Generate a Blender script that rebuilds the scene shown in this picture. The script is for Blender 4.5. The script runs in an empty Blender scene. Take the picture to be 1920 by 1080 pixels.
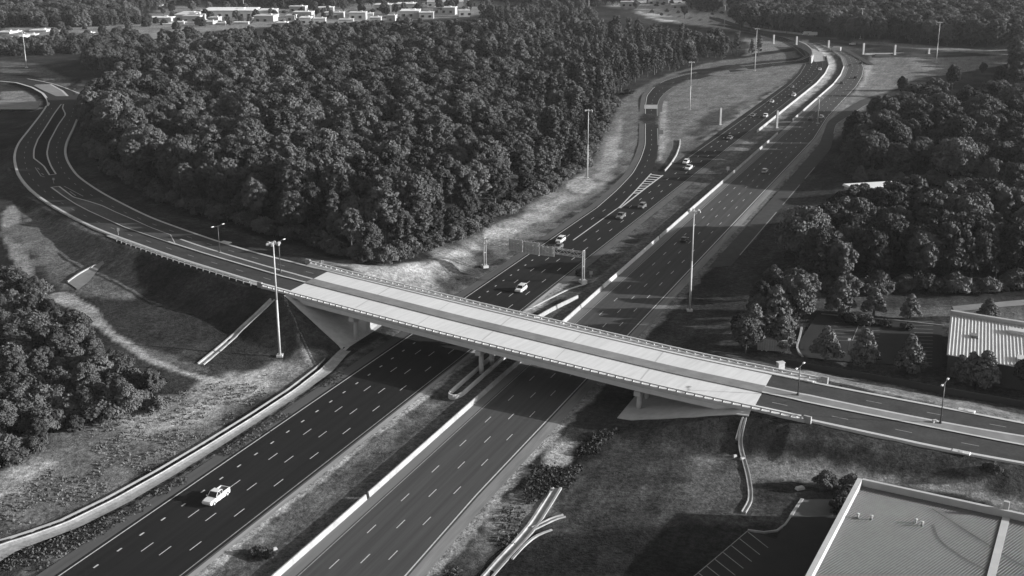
import bpy, bmesh, math, random
import numpy as np
from mathutils import Vector, Matrix
random.seed(7); RNG = np.random.default_rng(11)
SC = bpy.context.scene
COL = SC.collection

# ------------------------------------------------------------------ camera
H = 97.0                       # camera height above the motorway, metres
FPX = 2273.0                   # focal length in pixels of the 1920 px wide photograph
PITCH = math.atan((540 + 162) / FPX)
cd = bpy.data.cameras.new('camera'); cam = bpy.data.objects.new('camera', cd); COL.objects.link(cam)
cam.location = (0, 0, H); cam.rotation_euler = (math.pi / 2 - PITCH, 0, 0)
cd.sensor_width = 36; cd.lens = FPX / 1920 * 36; cd.clip_start = 1; cd.clip_end = 20000
SC.camera = cam

# ------------------------------------------------------------------ sky, sun, exposure
SUN_EL, SUN_AZ = math.radians(14.3), math.radians(94.0)     # azimuth clockwise from +Y
w = bpy.data.worlds.new('World'); SC.world = w; w.use_nodes = True
nt = w.node_tree; nt.nodes.clear()
sk = nt.nodes.new('ShaderNodeTexSky'); sk.sky_type = 'NISHITA'; sk.sun_disc = False
sk.sun_elevation = SUN_EL; sk.sun_rotation = SUN_AZ; sk.dust_density = 2.0
bw = nt.nodes.new('ShaderNodeRGBToBW'); bg = nt.nodes.new('ShaderNodeBackground'); out = nt.nodes.new('ShaderNodeOutputWorld')
nt.links.new(sk.outputs[0], bw.inputs[0]); nt.links.new(bw.outputs[0], bg.inputs[0]); nt.links.new(bg.outputs[0], out.inputs[0])
bg.inputs[1].default_value = 0.088
sl = bpy.data.lights.new('sun', 'SUN'); sl.energy = 4.6; sl.angle = math.radians(0.5); sl.color = (1, 1, 1)
so = bpy.data.objects.new('sun', sl); COL.objects.link(so)
sd = Vector((math.sin(SUN_AZ) * math.cos(SUN_EL), math.cos(SUN_AZ) * math.cos(SUN_EL), math.sin(SUN_EL)))
so.rotation_euler = sd.to_track_quat('Z', 'Y').to_euler(); so.location = (200, 0, 200)
vs = SC.view_settings; vs.view_transform = 'Standard'; vs.look = 'None'; vs.gamma = 1; vs.exposure = 1.22
SC.render.film_transparent = False

# ------------------------------------------------------------------ measuring helpers
cP, sP = math.cos(PITCH), math.sin(PITCH)
def ray(px, py):
    u = (px - 960) / FPX; v = (540 - py) / FPX
    return np.array([u, cP + v * sP, -sP + v * cP])
def on(px, py, z=0.0):                      # point of the level plane z seen at a photograph pixel
    r = ray(px, py); t = (z - H) / r[2]; return np.array([r[0] * t, r[1] * t, z])
_a = math.atan2(*ray(1925, -162)[:2])
MV = np.array([math.sin(_a), math.cos(_a)]); NV = np.array([math.cos(_a), -math.sin(_a)])
def shift(s): return np.interp(s, [0, 740, 788, 834, 887, 937, 980, 1018, 1100, 1250, 2500], [0, 0, -2, -6, -15, -29, -45, -64, -120, -260, -1800])
def SN(s, n, z=0.0):
    n = n + shift(s); p = MV * s + NV * n
    return Vector((p[0], p[1], z))
def noise2(x, y, sc, seed=0):
    r = np.random.default_rng(seed).random((256, 256)); X = np.asarray(x) / sc; Y = np.asarray(y) / sc
    i = np.floor(X).astype(int); j = np.floor(Y).astype(int); fx = X - i; fy = Y - j
    fx = fx * fx * (3 - 2 * fx); fy = fy * fy * (3 - 2 * fy)
    g = lambda a, b: r[a % 256, b % 256]
    return (g(i, j) * (1 - fx) + g(i + 1, j) * fx) * (1 - fy) + (g(i, j + 1) * (1 - fx) + g(i + 1, j + 1) * fx) * fy
def sstep(x, a, b):
    t = np.clip((np.asarray(x, float) - a) / (b - a), 0, 1); return t * t * (3 - 2 * t)

# ------------------------------------------------------------------ curbs of the cross road (photograph pixels -> world)
def ZR(x): return np.interp(x, [0, 30, 100, 300, 500, 600, 1000, 1430, 1920], [3, 4, 5, 7, 8.2, 8.3, 7.2, 6, 4])
C1 = [(0,148),(38,156),(67,167),(84,178),(91,190),(88,202),(74,222),(55,247),(37,270),(30,287),(29,303),(33,322),(40,337),(55,355),(72,370),(100,388),(130,405),(167,425),(200,439),(233,451),(280,467),(330,484),(380,500),(422,512),(472,527),(538,545),(653,575),(760,602),(877,631),(1138,696),(1300,736),(1407,762),(1467,775),(1550,792),(1617,807),(1780,843),(1920,868)]
C2 = [(113,196),(100,215),(83,242),(70,262),(63,280),(62,297),(70,325),(95,352),(117,368),(142,384),(167,397),(200,412),(233,427),(280,443),(330,460),(380,476),(430,491),(480,505),(530,520),(567,531),(687,561),(777,584),(877,608),(1138,671),(1300,710),(1423,737),(1500,753),(1617,777),(1700,793),(1817,817),(1920,837)]
C3 = [(120,197),(124,215),(110,235),(93,267),(89,287),(91,298),(97,313),(112,338),(138,360),(167,378),(192,390),(217,401),(250,414),(280,426),(320,441),(363,457),(413,473),(463,488),(513,503),(588,523),(703,552),(793,575),(877,597),(1138,660),(1300,698),(1435,723),(1500,738),(1617,763),(1700,779),(1817,802),(1917,818)]
C4 = [(160,190),(148,211),(137,237),(123,265),(120,280),(121,287),(124,300),(142,327),(167,345),(192,361),(250,391),(280,406),(318,420),(363,437),(423,457),(463,469),(513,483),(588,502),(610,509),(723,537),(877,575),(1300,673),(1443,703),(1617,738),(1700,753),(1817,775),(1917,795)]
def world_line(C, zf=ZR): return np.array([on(x, y, float(zf(x))) for x, y in C])
def resample(P, step):
    P = np.asarray(P, float); d = np.r_[0, np.cumsum(np.hypot(*np.diff(P[:, :2], axis=0).T))]
    k = max(2, int(round(d[-1] / step)) + 1); t = np.linspace(0, d[-1], k)
    return np.stack([np.interp(t, d, P[:, i]) for i in range(P.shape[1])], 1)
def smooth(P, step=3.0, it=6):
    Q = resample(P, step)
    for _ in range(it):
        Q[1:-1] = Q[1:-1] * .5 + (Q[:-2] + Q[2:]) * .25
    return Q
def extend(P, L, dz=0.0):                   # straight continuation past the right frame edge
    d = P[-1] - P[-4]; d[2] = 0; d /= np.linalg.norm(d); e = P[-1] + d * L; e[2] = P[-1][2] + dz
    return np.vstack([P, resample(np.vstack([P[-1], e]), 3.0)[1:]])
K = [extend(smooth(world_line(C)), 60, -1.5) for C in (C1, C2, C3, C4)]
# centre line of the median = reference line of the cross road
REF = resample((resample(K[1], 2)[np.linspace(0, len(resample(K[1], 2)) - 1, 200).astype(int)] + resample(K[2], 2)[np.linspace(0, len(resample(K[2], 2)) - 1, 200).astype(int)]) / 2, 2.0)
REF = smooth(REF, 2.0, 10)
def hit(P, p, t):                           # where the line through p at right angles to t meets polyline P
    v = (P[:, :2] - p[:2]) @ t[:2]; near = np.hypot(*(P[:, :2] - p[:2]).T) < 35
    best = None
    for i in np.nonzero((v[:-1] * v[1:] <= 0) & near[:-1])[0]:
        a = v[i] / (v[i] - v[i + 1] + 1e-12); q = P[i] + (P[i + 1] - P[i]) * a
        if best is None or np.hypot(*(q - p)[:2]) < np.hypot(*(best - p)[:2]): best = q
    return best
ST = []                                     # stations: (ref point, tangent, normal, signed offset of the four curbs)
for i in range(1, len(REF) - 1):
    t = REF[i + 1] - REF[i - 1]; t[2] = 0; t /= np.linalg.norm(t); nn = np.array([t[1], -t[0], 0])
    o = [hit(k, REF[i], t) for k in K]
    ST.append([REF[i], t, nn] + [None if q is None else float((q - REF[i]) @ nn) for q in o])
OF = np.array([[np.nan if v is None else v for v in s[3:]] for s in ST])
for c in range(4):
    b = np.isnan(OF[:, c]); ix = np.arange(len(OF)); OF[b, c] = np.interp(ix[b], ix[~b], OF[~b, c])
    kk = np.ones(9) / 9; OF[:, c] = np.convolve(np.pad(OF[:, c], 4, mode='edge'), kk, 'valid')
RP = np.array([s[0] for s in ST]); RT = np.array([s[1] for s in ST]); RN = np.array([s[2] for s in ST])
NS = len(RP)
SSs = RP[:, 0] * MV[0] + RP[:, 1] * MV[1]; SSn = RP[:, 0] * NV[0] + RP[:, 1] * NV[1]
IA = int(np.argmin(abs(SSn + 157.5))); IB = int(np.argmin(abs(SSn + 38.3)))     # the two ends of the bridge deck
OF[IA - 3:IB + 4] = np.array([OF[IA:IB, c].mean() for c in range(4)])
def XR(i, off, dz=0.0):
    i = min(max(i, 0), NS - 1.001); a = int(i); f = i - a
    p = RP[a] * (1 - f) + RP[a + 1] * f; n = RN[a] * (1 - f) + RN[a + 1] * f
    q = p + n * off; return Vector((q[0], q[1], p[2] + dz))

# ------------------------------------------------------------------ terrain height
CEN = RP + RN * ((OF[:, 0] + OF[:, 3]) / 2)[:, None]; HWD = (OF[:, 0] - OF[:, 3]) / 2
# at the far west end the road curves away; continue its embankment as level ground
DITCH_S = [130, 134, 140, 150, 162, 175, 190, 205, 218, 230]
DITCH_T = [-142.0, -139.7, -137.1, -135.3, -134.2, -133.6, -133.2, -133.3, -134.4, -136.6]; DITCH_B = [-137.8, -136.2, -133.9, -132.2, -131.5, -131.0, -130.9, -130.8, -131.4, -134]
def T(x, y):
    x = np.atleast_1d(np.asarray(x, float)); y = np.atleast_1d(np.asarray(y, float))
    s = x * MV[0] + y * MV[1]; n = x * NV[0] + y * NV[1] - shift(s)
    A = CEN[::3]; hw = HWD[::3]; D = np.full(x.shape, 1e9); Z = np.zeros(x.shape); SD = np.ones(x.shape); W_ = np.full(x.shape, 12.0)
    near = (np.hypot(x, y) < 760) & (x > -420)
    xi, yi = x[near], y[near]; ax, ay, az = A[:-1].T; bx, by, bz = A[1:].T; L2 = (bx - ax) ** 2 + (by - ay) ** 2
    d_ = np.full(xi.shape, 1e9); z_ = np.zeros(xi.shape); s_ = np.zeros(xi.shape); w_ = np.full(xi.shape, 12.0)
    for c0 in range(0, len(xi), 20000):
        X, Y = xi[c0:c0 + 20000, None], yi[c0:c0 + 20000, None]
        t = np.clip(((X - ax) * (bx - ax) + (Y - ay) * (by - ay)) / L2, 0, 1); dd = np.hypot(X - ax - t * (bx - ax), Y - ay - t * (by - ay))
        k = dd.argmin(1); r = np.arange(len(k)); d_[c0:c0 + 20000] = dd[r, k]; z_[c0:c0 + 20000] = az[k] + t[r, k] * (bz - az)[k]
        s_[c0:c0 + 20000] = np.sign((bx - ax)[k] * (Y[:, 0] - ay[k]) - (by - ay)[k] * (X[:, 0] - ax[k])); w_[c0:c0 + 20000] = hw[k]
    D[near] = d_; Z[near] = z_; SD[near] = s_; W_[near] = w_
    north = SD > 0
    n0 = np.interp(s, [300, 400, 500, 600, 900], [-133, -142, -190, -240, -300])
    rise = np.where(north, 5.0 * sstep(n0 - n, 0, 28), 0) * sstep(1100 - s, 0, 300)
    south = np.where(~north, 2.6 * sstep(-n, 136, 185) + 1.0 * sstep(-n, 190, 330), 0)
    right = 1.2 * sstep(n, -68, -45)
    nat = np.maximum(np.where(n < -110, np.where(north, rise, south), right), 0)
    nat = nat + np.where(n < -140, (noise2(x, y, 18, 3) - .5) * .7, 0) + np.where(n > -66, (noise2(x, y, 15, 4) - .5) * .4, 0)
    leftpart = n < -95
    slope = np.where(north, np.where(leftpart, 0.14, 0.28), 0.46)
    emb = Z - 0.22 - np.maximum(0, D - (W_ + np.where(north, 3.0, 3.4))) * slope
    cap = np.where(leftpart, 7.3 * (-136.5 - n) / 18.5, 5.4 * (n + 63.5) / 23)
    emb = np.minimum(emb, np.where((n > -160) & (n < -36), cap, 99))
    z = np.where(near, np.maximum(nat, emb), nat)
    onr = near & ((n < -158.5) | (n > -37.5))
    z = np.where(onr, np.minimum(z, Z - .30 + np.maximum(0, D - W_ - 2.0) * .25), z)
    dn_ = np.interp(s, DITCH_S, DITCH_T); db_ = np.interp(s, DITCH_S, DITCH_B)
    z = np.where((s > 112) & (s < 232) & (n > dn_ - .6) & (n < db_ + .8), -.35, z)
    # flat motorway bed and the small concrete ditch beside it
    bed = (n > -130.2) & (n < -72.5)
    z = np.where(bed, -0.08, z)
    z = np.where(bed & (n > -105.5) & (n < -99), z - 0.25 * np.sin((n + 105.5) / 6.5 * math.pi), z)
    return z
def at(px, py, dz=0.0):
    z = 0.0
    for _ in range(12):
        p = on(px, py, z); z = .5 * z + .5 * float(T(p[0], p[1])[0])
    p = on(px, py, z); return Vector((p[0], p[1], float(T(p[0], p[1])[0]) + dz))

# ------------------------------------------------------------------ materials (all grey: the photograph is black and white)
def grey(v): return (v, v, v, 1)
def mat(name, v, rough=0.85, spec=0.15, var=0.0, scale=1.0, bump=0.0, bscale=None, metal=0.0, stretch=None, coord='Object', var2=0.0, scale2=0.05, objvar=0.0):
    m = bpy.data.materials.new(name); m.use_nodes = True; n = m.node_tree; b = n.nodes['Principled BSDF']
    b.inputs['Roughness'].default_value = rough; b.inputs['Specular IOR Level'].default_value = spec; b.inputs['Metallic'].default_value = metal
    b.inputs['Base Color'].default_value = grey(v)
    if var or var2 or objvar or bump:
        tc = n.nodes.new('ShaderNodeTexCoord'); mp = n.nodes.new('ShaderNodeMapping')
        n.links.new(tc.outputs[coord], mp.inputs[0])
        if stretch:
            mp.inputs['Rotation'].default_value = (0, 0, stretch[0]); m2_ = n.nodes.new('ShaderNodeMapping'); m2_.inputs['Scale'].default_value = stretch[1]
            n.links.new(mp.outputs[0], m2_.inputs[0]); mp = m2_
        last = None
        def mul(val_socket):
            nonlocal last
            if last is None: last = val_socket; return
            mm = n.nodes.new('ShaderNodeMath'); mm.operation = 'MULTIPLY'
            n.links.new(last, mm.inputs[0]); n.links.new(val_socket, mm.inputs[1]); last = mm.outputs[0]
        for vv, sc in ((var, scale), (var2, scale2)):
            if vv:
                tx = n.nodes.new('ShaderNodeTexNoise'); tx.inputs['Scale'].default_value = sc; tx.inputs['Detail'].default_value = 7; tx.inputs['Roughness'].default_value = .65
                n.links.new(mp.outputs[0], tx.inputs['Vector'])
                mr = n.nodes.new('ShaderNodeMapRange'); mr.inputs[1].default_value = .3; mr.inputs[2].default_value = .7
                mr.inputs[3].default_value = 1 - vv; mr.inputs[4].default_value = 1 + vv
                n.links.new(tx.outputs[0], mr.inputs[0]); mul(mr.outputs[0])
        if objvar:
            oi = n.nodes.new('ShaderNodeObjectInfo'); mr = n.nodes.new('ShaderNodeMapRange'); mr.inputs[3].default_value = 1 - objvar; mr.inputs[4].default_value = 1 + objvar
            n.links.new(oi.outputs['Random'], mr.inputs[0]); mul(mr.outputs[0])
        if last is not None:
            mm = n.nodes.new('ShaderNodeMath'); mm.operation = 'MULTIPLY'; mm.inputs[1].default_value = v; n.links.new(last, mm.inputs[0])
            n.links.new(mm.outputs[0], b.inputs['Base Color'])
        if bump:
            tx = n.nodes.new('ShaderNodeTexNoise'); tx.inputs['Scale'].default_value = bscale or scale; tx.inputs['Detail'].default_value = 6
            n.links.new(mp.outputs[0], tx.inputs['Vector'])
            bp = n.nodes.new('ShaderNodeBump'); bp.inputs['Strength'].default_value = 1; bp.inputs['Distance'].default_value = bump
            n.links.new(tx.outputs[0], bp.inputs['Height']); n.links.new(bp.outputs[0], b.inputs['Normal'])
    return m
ROT = _a                                     # motorway direction, for streaks along the lanes
M = {}
M['asphalt_dark'] = mat('fresh_asphalt', .015, .85, .06, .24, .7, stretch=(ROT, (1, .03, 1)), var2=.12, scale2=.9)
M['asphalt_old'] = mat('worn_asphalt', .056, .9, .06, .24, .7, stretch=(ROT, (1, .02, 1)), var2=.10, scale2=1.5)
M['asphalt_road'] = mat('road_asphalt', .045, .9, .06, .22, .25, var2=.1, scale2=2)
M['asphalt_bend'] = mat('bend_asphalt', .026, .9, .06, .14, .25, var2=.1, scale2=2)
M['shoulder'] = mat('shoulder_asphalt', .075, .9, .1, .15, .4, stretch=(ROT, (1, .05, 1)), var2=.15, scale2=1.2)
M['shoulder_pale'] = mat('pale_shoulder', .27, .9, .1, .18, .5, stretch=(ROT, (1, .06, 1)), var2=.2, scale2=.25)
M['deck'] = mat('deck_concrete', .50, .85, .15, .05, .6, var2=.05, scale2=.08)
M['concrete'] = mat('concrete', .42, .85, .15, .14, .5, var2=.1, scale2=.1, bump=.02, bscale=3)
M['concrete_old'] = mat('old_concrete', .26, .9, .1, .25, .6, var2=.2, scale2=.1, bump=.03, bscale=3)
M['barrier'] = mat('barrier_concrete', .245, .8, .2, .22, .35, var2=.18, scale2=2.5)
M['median'] = mat('median_concrete', .17, .9, .1, .12, .4, var2=.15, scale2=.1)
M['curb'] = mat('curb_concrete', .38, .85, .15, .1, .4)
M['paint'] = mat('white_road_paint', .42, .7, .2, .22, 1.5)
M['paint_worn'] = mat('worn_road_paint', .22, .8, .2, .3, 1.2)
M['girder'] = mat('girder_steel', .58, .6, .3, .08, .3)
M['galv'] = mat('galvanised_steel', .36, .5, .4, .08, 2)
M['darkmetal'] = mat('dark_metal', .04, .5, .4)
M['signback'] = mat('sign_aluminium', .42, .5, .4, .08, 1)
M['white'] = mat('white_car_paint', .55, .25, .5)
M['silver'] = mat('silver_car_paint', .38, .25, .5)
M['black'] = mat('dark_car_paint', .02, .2, .5)
M['grey'] = mat('grey_car_paint', .12, .25, .5)
M['glass'] = mat('car_glass', .01, .05, .8)
M['rubber'] = mat('rubber', .02, .9, .1)
M['lamp'] = mat('headlight_lens', .7, .1, .6)
M['bark'] = mat('bark', .09, .9, .1, .2, 2)
M['whiteroof'] = mat('white_roof', .5, .8, .2, .12, .05, objvar=.25)
M['whitewall'] = mat('pale_wall', .3, .8, .2, .1, .2)
M['brick'] = mat('brick_wall', .06, .9, .1, .15, 3)
M['rock'] = mat('pale_stone', .4, .9, .1, .2, 2)
def leafmat(name, v, ov):
    m = mat(name, v, .7, .12, .32, .35, objvar=ov, var2=.25, scale2=.12)
    return m
M['leaf'] = leafmat('leaf_foliage', .066, .48)
M['leaf_dark'] = leafmat('dark_foliage', .042, .45)
M['leaf_pale'] = leafmat('pale_foliage', .10, .2)
M['needle'] = leafmat('pine_foliage', .056, .3)

# ------------------------------------------------------------------ mesh helpers
def link(o, parent=None):
    COL.objects.link(o)
    if parent: o.parent = parent
    return o
def meshobj(name, V, Fc, m, parent=None, smooth_=False):
    me = bpy.data.meshes.new(name); me.from_pydata([tuple(v) for v in V], [], Fc); me.materials.append(m); me.update()
    if smooth_:
        for p in me.polygons: p.use_smooth = True
    return link(bpy.data.objects.new(name, me), parent)
def struct(o, kind='structure'):
    o['kind'] = kind; return o
def tag(o, label, cat, group=None):
    o['label'] = label; o['category'] = cat
    if group: o['group'] = group
    return o
def empty(name, loc, rz=0.0, label=None, cat=None, group=None):
    o = bpy.data.objects.new(name, None); COL.objects.link(o); o.location = loc; o.rotation_euler = (0, 0, rz); o.empty_display_size = .1
    if label: tag(o, label, cat, group)
    return o
class MB:
    def __init__(s): s.V = []; s.F = []
    def quad(s, a, b, c, d):
        i = len(s.V); s.V += [tuple(a), tuple(b), tuple(c), tuple(d)]; s.F.append((i, i + 1, i + 2, i + 3)); return s
    def prism(s, P, z0, z1):                 # closed prism over a horizontal polygon
        i = len(s.V); k = len(P)
        s.V += [(p[0], p[1], z0) for p in P] + [(p[0], p[1], z1) for p in P]
        s.F += [tuple(range(i + k, i + 2 * k)), tuple(range(i + k - 1, i - 1, -1))]
        s.F += [(i + j, i + (j + 1) % k, i + k + (j + 1) % k, i + k + j) for j in range(k)]; return s
    def box(s, c, sz, rz=0.0, taper=1.0):
        i = len(s.V); cs, sn = math.cos(rz), math.sin(rz)
        for dz in (-.5, .5):
            k = taper if dz > 0 else 1
            for dx, dy in ((-.5, -.5), (.5, -.5), (.5, .5), (-.5, .5)):
                x, y = dx * sz[0] * k, dy * sz[1] * k
                s.V.append((c[0] + x * cs - y * sn, c[1] + x * sn + y * cs, c[2] + dz * sz[2]))
        s.F += [(i + 3, i + 2, i + 1, i), (i + 4, i + 5, i + 6, i + 7)] + [(i + j, i + (j + 1) % 4, i + 4 + (j + 1) % 4, i + 4 + j) for j in range(4)]
        return s
    def tube(s, a, b, r0, r1, k=8):
        a = Vector(a); b = Vector(b); d = (b - a).normalized(); u = d.orthogonal().normalized(); v = d.cross(u); i = len(s.V)
        for c, r in ((a, r0), (b, r1)):
            for j in range(k):
                t = 2 * math.pi * j / k; s.V.append(tuple(c + u * (r * math.cos(t)) + v * (r * math.sin(t))))
        s.F += [(i + j, i + (j + 1) % k, i + k + (j + 1) % k, i + k + j) for j in range(k)]
        s.F += [tuple(range(i + k - 1, i - 1, -1)), tuple(range(i + k, i + 2 * k))]; return s
    def sweep(s, rows):                      # rows: equal-length closed sections
        i = len(s.V); k = len(rows[0])
        for r in rows: s.V += [tuple(p) for p in r]
        for a in range(len(rows) - 1):
            for j in range(k):
                s.F.append((i + a * k + j, i + a * k + (j + 1) % k, i + (a + 1) * k + (j + 1) % k, i + (a + 1) * k + j))
        s.F += [tuple(range(i + k - 1, i - 1, -1)), tuple(range(i + (len(rows) - 1) * k, i + len(rows) * k))]; return s
    def strip(s, L, R):
        i = len(s.V); k = len(L)
        for a, b in zip(L, R): s.V += [tuple(a), tuple(b)]
        s.F += [(i + 2 * j, i + 2 * j + 1, i + 2 * j + 3, i + 2 * j + 2) for j in range(k - 1)]; return s
    def build(s, name, m, parent=None, smooth_=False): return meshobj(name, s.V, s.F, m, parent, smooth_)
def up(o):                                   # make every face of a flat sheet look up
    bm = bmesh.new(); bm.from_mesh(o.data); bm.normal_update()
    for f in bm.faces:
        if f.normal.z < 0: f.normal_flip()
    bm.to_mesh(o.data); bm.free(); return o
# ================================================================== GROUND
def poly_mask(x, y, P, soft, wob=0.0, wsc=8.0, seed=1):
    P = np.array([tuple(p)[:2] for p in P]); ins = np.zeros(x.shape, bool); d = np.full(x.shape, 1e9); k = len(P)
    bb = (x > P[:, 0].min() - 30) & (x < P[:, 0].max() + 30) & (y > P[:, 1].min() - 30) & (y < P[:, 1].max() + 30)
    xx, yy = x[bb], y[bb]; i_ = np.zeros(xx.shape, bool); d_ = np.full(xx.shape, 1e9)
    for j in range(k):
        ax, ay = P[j]; bx, by = P[(j + 1) % k]
        t = np.clip(((xx - ax) * (bx - ax) + (yy - ay) * (by - ay)) / ((bx - ax) ** 2 + (by - ay) ** 2 + 1e-9), 0, 1)
        d_ = np.minimum(d_, np.hypot(xx - ax - t * (bx - ax), yy - ay - t * (by - ay)))
        c = ((ay > yy) != (by > yy)) & (xx < (bx - ax) * (yy - ay) / (by - ay + 1e-12) + ax); i_ ^= c
    sdv = np.where(i_, d_, -d_)
    if wob: sdv = sdv + (noise2(xx, yy, wsc, seed) - .5) * 2 * wob + (noise2(xx, yy, wsc / 3, seed + 1) - .5) * wob
    out_ = np.zeros(x.shape); out_[bb] = sstep(sdv, -soft, soft); return out_
ang = np.radians(np.concatenate([np.linspace(-75, -29, 24), np.arange(-28, 28.01, .16), np.linspace(29, 75, 24)]))
rad = np.concatenate([[1, 40, 80, 110], np.geomspace(125, 1000, 420), np.geomspace(1030, 2500, 60), [3200, 4500, 7000, 12000]])
A_, R_ = np.meshgrid(ang, rad); GX = (np.sin(A_) * R_).ravel(); GY = (np.cos(A_) * R_).ravel()
GZ = T(GX, GY)
gs = GX * MV[0] + GY * MV[1]; gn = GX * NV[0] + GY * NV[1] - shift(gs)
GZ = GZ + np.where(((gn < -145) | (gn > -70)) & (abs(GZ - T(GX + 9, GY)) < 8) & (R_.ravel() < 700), (noise2(GX, GY, 3.2, 9) - .5) * .22, 0)
tone = np.full(GX.shape, .052) * (1 + .5 * (noise2(GX, GY, 30, 21) - .5)) * (1 + .6 * (noise2(GX, GY, 9, 22) - .5))
tone = np.where(gn < -110, tone * .85, tone)
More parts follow.
